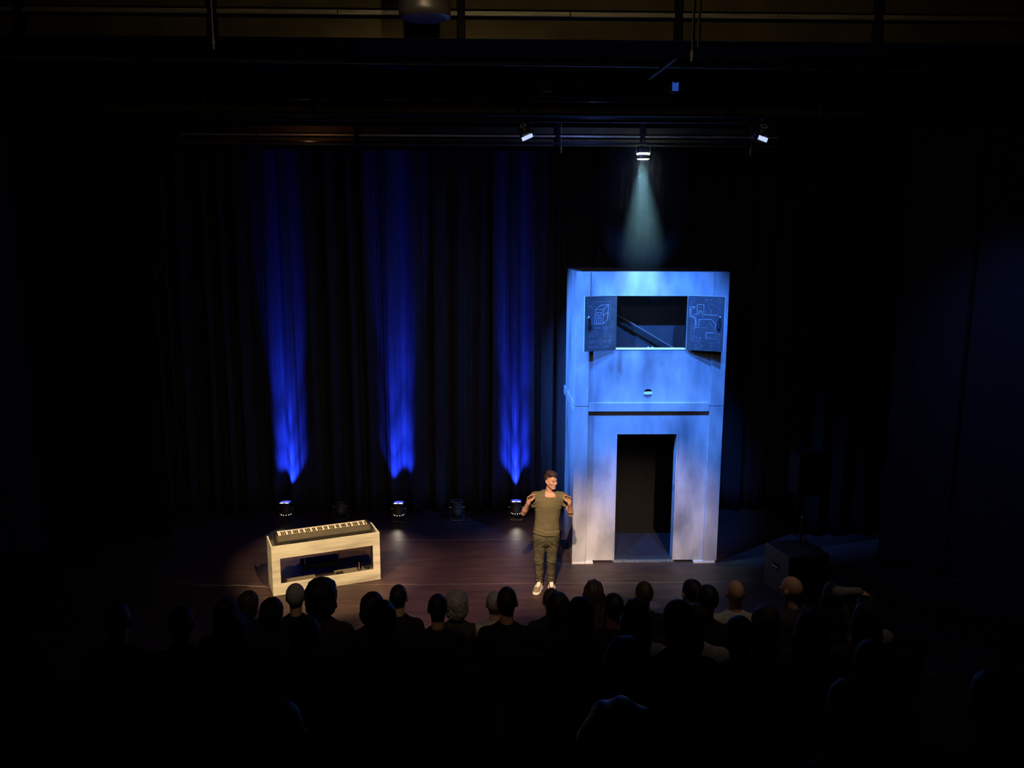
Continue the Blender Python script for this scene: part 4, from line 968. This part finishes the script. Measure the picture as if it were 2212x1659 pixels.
    put('jeans', J.mesh('jeans', pmat('dark_denim', (0.078, 0.070, 0.042), 0.85, var=0.42, scale=11, spec=0.15)), t)
    # shoes
    UP = pmat('shoe_suede', (0.25, 0.19, 0.125), 0.85); WH = pmat('shoe_white', (0.80, 0.72, 0.60), 0.6)
    for (hx, hy), (tx, ty) in (((-0.048, 0.105), (-0.158, -0.165)), ((0.094, 0.105), (0.083, -0.180))):
        ang = math.atan2(tx-hx, -(ty-hy))
        so = bpy.data.objects.new('shoe', None); COL.objects.link(so); so.parent = t
        so.location = ((hx+tx)/2, (hy+ty)/2, 0); so.rotation_euler = (0, 0, ang)
        # outline of the sole, toe at -y
        out = [(0, -0.150), (0.030, -0.143), (0.047, -0.115), (0.052, -0.075), (0.048, -0.02), (0.040, 0.04), (0.038, 0.10), (0.030, 0.135), (0, 0.147), (-0.030, 0.135), (-0.038, 0.10), (-0.040, 0.04), (-0.046, -0.02), (-0.050, -0.075), (-0.045, -0.115), (-0.028, -0.143)]
        m = MB(); lo = [m.bm.verts.new((x, y, 0.0)) for x, y in out]; mi = [m.bm.verts.new((x*1.05, y*1.02, 0.012)) for x, y in out]
        hi = [m.bm.verts.new((x*1.02, y*1.01, 0.034+0.006*max(0, -y-0.08)/0.07)) for x, y in out]
        m.bm.faces.new(list(reversed(lo))); m.bm.faces.new(hi)
        for A_, B_ in ((lo, mi), (mi, hi)):
            for i in range(16): m.bm.faces.new((A_[i], A_[(i+1) % 16], B_[(i+1) % 16], B_[i]))
        m.build('sole', WH, so, True)
        U = Field((-0.07, -0.17, 0.015), (0.07, 0.16, 0.15), 0.004)
        U.ell((0, -0.085, 0.040), (0.047, 0.062, 0.032), 0.02); U.ell((0, -0.02, 0.052), (0.043, 0.08, 0.042), 0.03)
        U.ell((0, 0.07, 0.058), (0.038, 0.075, 0.052), 0.03); U.cap((0, 0.06, 0.06), (0, 0.075, 0.10), 0.038, 0.040, 0.02)
        U.cut(lambda P: 0.030-P[..., 2], 0.003); U.cut(lambda P: P[..., 2]-0.105-0.1*P[..., 1], 0.003)
        put('upper', U.mesh('upper', UP), so)
        V = Field((-0.07, -0.17, 0.015), (0.07, 0.16, 0.16), 0.0035)
        V.cap((0, -0.065, 0.070), (0, 0.015, 0.108), 0.024, 0.026, 0.01, (1, 1, 0.5)); V.cap((0, 0.01, 0.100), (0, 0.03, 0.135), 0.026, 0.024, 0.01, (1, 0.5, 1))
        put('laces', V.mesh('laces', WH), so)
        for s_ in (-1, 1):
            st = [(s_*0.046, -0.052, 0.048), (s_*0.048, -0.030, 0.046), (s_*0.046, -0.005, 0.072), (s_*0.043, 0.03, 0.082), (s_*0.041, 0.075, 0.062)]
            MB().tube(st, [0.007, 0.006, 0.005, 0.005, 0.005], 6).build('side_stripe', WH, so, True)
man()

# ================================================================== AUDIENCE
def make_body(res, broad, skin, cloth, trs, raised=False):
    F = Field((-0.42, -0.22, 0.0), (0.33, 0.72, 1.42), res)
    F.cap((0, 0.02, 0.54), (0, 0.01, 0.82), 0.11, 0.10, 0.04, (1, 0.75, 1))
    F.cap((0, 0.01, 0.92), (0, 0.03, 1.06), 0.056, 0.052, 0.04)
    F.ell((0, 0.035, 1.165), (0.074, 0.096, 0.104), 0.03); F.ell((0, 0.065, 1.10), (0.058, 0.06, 0.075), 0.03)
    F.cap((0, 0.125, 1.15), (0, 0.15, 1.115), 0.010, 0.014, 0.012)
    for s in (-1, 1):
        F.ell((s*0.080, 0.045, 1.13), (0.012, 0.022, 0.032), 0.01)
        if raised and s < 0:
            F.cap((-0.165, 0.01, 0.90), (-0.27, 0.0, 1.30), 0.045, 0.036, 0.03); F.cap((-0.27, 0.0, 1.30), (-0.09, 0.0, 1.30), 0.034, 0.026, 0.02)
            for j in range(4): F.cap((-0.09, 0.02*j-0.03, 1.295), (-0.02, 0.024*j-0.036, 1.285), 0.012, 0.009, 0.01)
            F.cap((-0.10, 0.03, 1.29), (-0.06, 0.06, 1.27), 0.012, 0.010, 0.01)
        if not (raised and s < 0): F.cap((s*0.165*broad, 0.01, 0.89), (s*0.22*broad, 0.04, 0.66), 0.05, 0.042, 0.04); F.cap((s*0.22*broad, 0.04, 0.66), (s*0.11, 0.27, 0.60), 0.04, 0.028, 0.03)
        if not (raised and s < 0): F.cap((s*0.11, 0.27, 0.60), (s*0.07, 0.35, 0.585), 0.030, 0.022, 0.02)
        for j in range(0 if raised and s < 0 else 4): F.cap((s*(0.09-0.018*j), 0.335, 0.592), (s*(0.055-0.016*j), 0.405, 0.575), 0.011, 0.008, 0.008)
        if not (raised and s < 0): F.cap((s*0.10, 0.30, 0.605), (s*0.04, 0.335, 0.605), 0.013, 0.010, 0.01)
        F.cap((s*0.10, 0.04, 0.51), (s*0.12, 0.46, 0.52), 0.07, 0.055, 0.04); F.cap((s*0.12, 0.46, 0.52), (s*0.12, 0.44, 0.08), 0.052, 0.036, 0.03)
        F.cap((s*0.12, 0.43, 0.035), (s*0.13, 0.62, 0.03), 0.035, 0.03, 0.02)
    body = F.mesh('body', skin)
    C = Field((-0.42, -0.22, 0.44), (0.36, 0.40, 1.42 if raised else 1.06), res)
    C.stack([(0.46, 0, 0.02, 0.175*broad, 0.13), (0.60, 0, 0.01, 0.165*broad, 0.125), (0.75, 0, 0.0, 0.18*broad, 0.125), (0.88, 0, 0.0, 0.185*broad, 0.11), (0.95, 0, 0.005, 0.12*broad, 0.085), (0.99, 0, 0.01, 0.075, 0.07)], 0.03)
    C.cap((-0.15*broad, 0.005, 0.895), (0.15*broad, 0.005, 0.895), 0.062, 0.062, 0.05)
    for s in (-1, 1):
        if raised and s < 0:
            C.cap((-0.165, 0.01, 0.89), (-0.27, 0.0, 1.30), 0.060, 0.050, 0.03); C.cap((-0.27, 0.0, 1.30), (-0.10, 0.0, 1.30), 0.050, 0.040, 0.02)
            continue
        C.cap((s*0.17*broad, 0.01, 0.885), (s*0.225*broad, 0.04, 0.66), 0.062, 0.054, 0.03); C.cap((s*0.225*broad, 0.04, 0.66), (s*0.12, 0.255, 0.605), 0.052, 0.040, 0.03)
    C.disp(lambda P: 0.005*wnoise(P, 30, 7))
    top = C.mesh('top', cloth)
    T = Field((-0.26, -0.2, 0.05), (0.26, 0.62, 0.66), res)
    for s in (-1, 1):
        T.cap((s*0.09, 0.02, 0.52), (s*0.12, 0.46, 0.525), 0.082, 0.064, 0.04); T.cap((s*0.12, 0.46, 0.525), (s*0.12, 0.44, 0.10), 0.062, 0.050, 0.03)
    return body, top, T.mesh('trousers', trs)
def make_hair(kind, mat, res=0.0085):
    F = Field((-0.18, -0.18, 0.72), (0.18, 0.22, 1.36), res)
    if kind == 'fringe':      # bald crown, hair round the back
        F.ell((0, 0.020, 1.135), (0.083, 0.098, 0.070), 0.01)
        F.cut(lambda P: np.maximum(P[..., 2]-1.135, P[..., 1]-0.055), 0.02)
    elif kind == 'short':
        F.ell((0, 0.022, 1.178), (0.086, 0.106, 0.104), 0.01)
        F.cut(lambda P: np.maximum(1.085+0.8*np.clip(P[..., 1], 0, 1)-P[..., 2], np.where(P[..., 2] < 1.22, P[..., 1]-0.085, -1)), 0.01)
    elif kind == 'crop':
        F.ell((0, 0.024, 1.172), (0.080, 0.101, 0.103), 0.01)
        F.cut(lambda P: np.maximum(1.11+0.7*np.clip(P[..., 1], 0, 1)-P[..., 2], np.where(P[..., 2] < 1.22, P[..., 1]-0.08, -1)), 0.01)
    elif kind == 'curly':
        F.ell((0, 0.015, 1.185), (0.118, 0.125, 0.118), 0.01); F.ell((0, -0.01, 1.10), (0.115, 0.10, 0.10), 0.03)
        F.cut(lambda P: np.where(P[..., 2] < 1.23, P[..., 1]-0.08, -1), 0.01)
        F.disp(lambda P: 0.009*wnoise(P, 95, 1)+0.005*wnoise(P, 190, 2))
    elif kind == 'wavy':
        F.ell((0, 0.018, 1.178), (0.098, 0.112, 0.108), 0.01); F.ell((0, -0.01, 1.10), (0.098, 0.085, 0.08), 0.03)
        F.cut(lambda P: np.where(P[..., 2] < 1.22, P[..., 1]-0.08, -1), 0.01)
        F.disp(lambda P: 0.006*wnoise(P, 75, 3))
    elif kind == 'long':
        F.ell((0, 0.02, 1.178), (0.090, 0.107, 0.105), 0.01); F.cap((0, -0.03, 1.12), (0, -0.085, 0.87), 0.085, 0.085, 0.04, (1, 0.55, 1))
        for s in (-1, 1): F.cap((s*0.07, 0.02, 1.12), (s*0.085, -0.02, 0.90), 0.035, 0.03, 0.03)
        F.cut(lambda P: np.where(P[..., 2] < 1.22, P[..., 1]-0.08, -1), 0.01)
        F.disp(lambda P: 0.004*np.sin(P[..., 0]*120+3*np.sin(P[..., 2]*9)))
    elif kind == 'bun':
        F.ell((0, 0.022, 1.176), (0.084, 0.104, 0.103), 0.01); F.ell((0, -0.085, 1.20), (0.045, 0.042, 0.042), 0.015)
        F.cut(lambda P: np.maximum(1.07+0.8*np.clip(P[..., 1], 0, 1)-P[..., 2], np.where(P[..., 2] < 1.22, P[..., 1]-0.085, -1)), 0.01)
    elif kind == 'hood':
        F.ell((0, 0.0, 1.165), (0.115, 0.125, 0.125), 0.01); F.cap((0, -0.04, 1.05), (0, -0.06, 0.93), 0.10, 0.12, 0.05, (1, 0.7, 1))
        F.ell((0, 0.14, 1.13), (0.085, 0.10, 0.10), 0.02, sub=True)
    return F.mesh('hair' if kind != 'hood' else 'hood', mat)

ASKIN = pmat('audience_skin', (0.42, 0.24, 0.16), 0.6)
TOPS = {'black': pmat('cloth_black', (0.010, 0.010, 0.011), 0.9, spec=0.1), 'navy': pmat('cloth_navy', (0.012, 0.014, 0.03), 0.9, spec=0.1),
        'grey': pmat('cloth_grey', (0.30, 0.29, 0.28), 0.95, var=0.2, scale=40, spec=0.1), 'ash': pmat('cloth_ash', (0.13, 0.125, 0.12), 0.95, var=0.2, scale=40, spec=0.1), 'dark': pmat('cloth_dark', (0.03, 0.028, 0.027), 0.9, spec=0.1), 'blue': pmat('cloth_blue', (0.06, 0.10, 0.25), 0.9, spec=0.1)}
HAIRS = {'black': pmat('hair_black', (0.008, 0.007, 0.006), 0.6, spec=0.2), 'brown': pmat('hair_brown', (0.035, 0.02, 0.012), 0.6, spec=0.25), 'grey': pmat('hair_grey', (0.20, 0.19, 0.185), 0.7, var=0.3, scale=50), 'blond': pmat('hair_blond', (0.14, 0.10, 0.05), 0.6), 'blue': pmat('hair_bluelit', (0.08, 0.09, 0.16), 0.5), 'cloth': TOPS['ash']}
TROUS = pmat('trousers_dark', (0.012, 0.012, 0.014), 0.9, spec=0.1)
BODIES = [make_body(0.012, 1.0, ASKIN, TOPS['black'], TROUS), make_body(0.012, 1.12, ASKIN, TOPS['black'], TROUS), make_body(0.012, 1.0, ASKIN, TOPS['black'], TROUS, True)]
HMESH = {}
def seat_meshes():
    PL = pmat('seat_plush', (0.010, 0.010, 0.011), 0.9, spec=0.1)
    back = MB().box((0, -0.20, 0.62), (0.46, 0.08, 0.46), RX(0.14), 0.03, 3).mesh('backrest', PL, True)
    cush = MB().bx((-0.22, -0.17, 0.36), (0.22, 0.27, 0.435), 0.03, 3).mesh('cushion', PL, True)
    arm = MB().bx((-0.025, -0.16, 0.60), (0.025, 0.20, 0.635), 0.01, 2).bx((-0.015, -0.12, 0.0), (0.015, 0.06, 0.60)).mesh('armrest', BLACK)
    return back, cush, arm
SEAT = seat_meshes()
def seat(x, y, z):
    s = thing('theatre_seat', 'black upholstered theatre seat in the dark auditorium rows', 'seat', (x, y, z), 0.0, 'theatre seats in the dark')
    put('backrest', SEAT[0], s); put('cushion', SEAT[1], s)
    put('armrest', SEAT[2], s, (-0.25, 0, 0)); put('armrest', SEAT[2], s, (0.25, 0, 0))
def person(x, k, s, body, hair, hcol, top, label, yaw=0.0, group='seated audience seen from behind'):
    y = 7.0-0.9*k; z = 0.77+0.324*k
    t = thing('person', label, 'person', (x, y, z), math.radians(yaw), group)
    t.scale = (s, s*1.04, s)
    b, c, tr = BODIES[body]
    def obj(nm, me, mat=None):
        o = put(nm, me, t)
        if mat is not None:
            o.material_slots[0].link = 'OBJECT'; o.material_slots[0].material = mat
    obj('body', b); obj('top', c, TOPS[top]); obj('trousers', tr)
    if hair:
        if hair not in HMESH: HMESH[hair] = make_hair(hair, HAIRS['black'])
        obj('hood' if hair == 'hood' else 'hair', HMESH[hair], HAIRS[hcol])
    seat(x, y-0.02, z)
DK = 'dark head of a seated person almost lost in the unlit audience'
for a in [
    # front row
    (-1.73, 0, .97, 0, 'short', 'grey', 'black', 'grey-haired person in front of the left part of the keyboard stand', 6),
    (-2.15, 0, .92, 0, 'wavy', 'brown', 'black', 'dark-haired person just left of the grey-haired one below the keyboard stand', 0),
    (-0.82, 0, .96, 0, 'crop', 'black', 'black', 'person with narrow dark head right of the keyboard stand', 0),
    (-0.30, 0, .90, 0, 'curly', 'grey', 'dark', 'grey curly-haired person half behind a dark head, left of the man', 0),
    (0.04, 0, .90, 0, 'short', 'grey', 'grey', 'grey-haired person mostly hidden behind a dark head left of the man', 0),
    (0.55, 0, .92, 0, 'short', 'brown', 'black', 'brown-haired person right below the feet of the man', 0),
    (0.93, 0, .98, 0, 'long', 'brown', 'black', 'person with long smooth dark hair below the left corner of the tower', 0),
    (1.39, 0, .97, 0, 'crop', 'brown', 'black', 'person with short brown hair and bare neck below the tower doorway', 8),
    (1.83, 0, .98, 0, 'short', 'black', 'black', 'dark-haired person below the right edge of the tower', 25),
    (2.22, 0, .97, 1, None, 'brown', 'grey', 'bald person in a grey sweater right of the tower', 0),
    (2.75, 0, 1.0, 1, None, 'grey', 'dark', 'bald person looking left in front of the subwoofer', 38),
    (3.10, 0, .95, 0, 'long', 'black', 'black', 'dark long-haired person right of the bald one at the subwoofer', 0),
    # second row
    (-2.05, 1, .93, 0, 'wavy', 'black', 'black', 'dark round head below the left end of the floor cable', 0),
    (-1.70, 1, .93, 0, 'wavy', 'black', 'dark', 'dark head left below the bottom corner of the keyboard stand', 0),
    (-1.31, 1, 1.04, 0, 'curly', 'black', 'dark', 'person with a large curly black head of hair before the keyboard stand', 0),
    (-0.92, 1, .96, 0, 'wavy', 'black', 'black', 'dark curly head right below the end of the keyboard stand', 0),
    (-0.41, 1, .95, 0, 'crop', 'black', 'black', 'dark head in front of the grey curly-haired one', 0),
    (0.13, 1, .99, 0, 'crop', 'black', 'black', 'cropped dark head just left below the man', 0),
    (0.53, 1, .95, 0, 'wavy', 'black', 'black', 'dark head right below the right shoe of the man', 0),
    (0.97, 1, .94, 0, 'short', 'black', 'black', 'dark head right of the long-haired person', 0),
    (1.71, 1, .99, 0, 'short', 'black', 'black', 'dark round head left of the bald one in grey', 0),
    (2.99, 1, .93, 2, 'short', 'black', 'ash', 'person in a grey top with one arm bent up over the head', 0),
    # further rows
    (0.60, 2, .98, 0, 'wavy', 'black', 'black', DK, 0), (0.98, 2, .97, 0, 'long', 'black', 'grey', 'dark long-haired person with pale shoulders below the tower doorway', 0),
    (1.39, 2, .94, 1, 'short', 'brown', 'grey', 'short-haired person in a pale grey sweater below the right tower edge', 0),
    (-1.72, 2, .91, 1, 'curly', 'grey', 'navy', 'dim grey-haired head low at the left under the keyboard stand', 0),
    (1.86, 2, .93, 0, 'wavy', 'brown', 'dark', 'dim wavy head below the bald person in grey', 0),
    (-2.47, 2, .97, 0, 'short', 'brown', 'dark', 'faint head farthest left in the dark audience', 0),
    (-2.05, 2, .95, 0, 'short', 'black', 'black', DK, 0), (-0.72, 2, .97, 0, 'wavy', 'black', 'black', DK, 0),
    (2.55, 2, .94, 0, 'long', 'black', 'black', DK, 0),
    (1.05, 3, 1.03, 0, 'bun', 'black', 'black', DK, 0), (1.40, 3, .95, 0, 'short', 'black', 'dark', DK, 0), (1.80, 3, .97, 0, 'long', 'brown', 'dark', DK, 0),
    (-1.02, 3, .97, 1, 'short', 'grey', 'navy', DK, 0), (1.72, 4, .94, 0, 'short', 'brown', 'dark', DK, 0),
    (0.60, 4, .96, 0, 'wavy', 'brown', 'dark', DK, 0),
    (1.21, 5, .94, 1, 'short', 'grey', 'dark', 'faint grey-rimmed head low at the right side', 0), (1.70, 5, .96, 0, 'short', 'brown', 'dark', 'faint head nearest the lower right corner', 0),
    (-0.69, 5, .90, 1, 'crop', 'brown', 'dark', 'faint head alone low at the left side', 0),
    (0.28, 6, 1.05, 0, 'long', 'blue', 'blue', 'nearest head, dim blue and out of focus at the bottom edge', 0),
]:
    person(*a)
for x, k in ((0.33, 0), (-0.60, 1), (-0.25, 2), (0.15, 2), (3.62, 0), (-1.30, 0), (-1.25, 2), (2.30, 1), (2.2, 2), (0.3, 3), (-0.4, 3)):
    seat(x, 6.98-0.9*k, 0.77+0.324*k)

# ================================================================== HAZE
def haze():
    m = bpy.data.materials.new('haze'); m.use_nodes = True; nt = m.node_tree; L = nt.links.new
    nt.nodes.remove(nt.nodes['Principled BSDF'])
    v = nt.nodes.new('ShaderNodeVolumeScatter'); v.inputs['Color'].default_value = (0.9, 0.95, 1, 1); v.inputs['Anisotropy'].default_value = 0.0
    tc = nt.nodes.new('ShaderNodeTexCoord'); ln = nt.nodes.new('ShaderNodeVectorMath'); ln.operation = 'LENGTH'
    mp = nt.nodes.new('ShaderNodeMapping'); mp.inputs['Scale'].default_value = (1/0.70, 1/0.55, 1/1.15)
    L(tc.outputs['Object'], mp.inputs[0]); L(mp.outputs[0], ln.inputs[0])
    mr = nt.nodes.new('ShaderNodeMapRange'); mr.inputs[1].default_value = 0.45; mr.inputs[2].default_value = 1.0; mr.inputs[3].default_value = 0.085; mr.inputs[4].default_value = 0.0
    L(ln.outputs['Value'], mr.inputs[0]); L(mr.outputs[0], v.inputs['Density'])
    L(v.outputs[0], nt.nodes['Material Output'].inputs['Volume'])
    b = MB().lathe([(0.001, -1.15)] + [(0.70*math.cos(a), 1.15*math.sin(a)) for a in [math.radians(d) for d in range(-80, 81, 10)]] + [(0.001, 1.15)], 32)
    for q in b.bm.verts: q.co.y *= 0.55/0.70
    o = b.build('haze', m, None, True, loc=(2.16, 12.05, 5.62))
    tag(o, 'thin theatre haze showing the white beam above the tower', 'haze', kind='stuff')
haze()
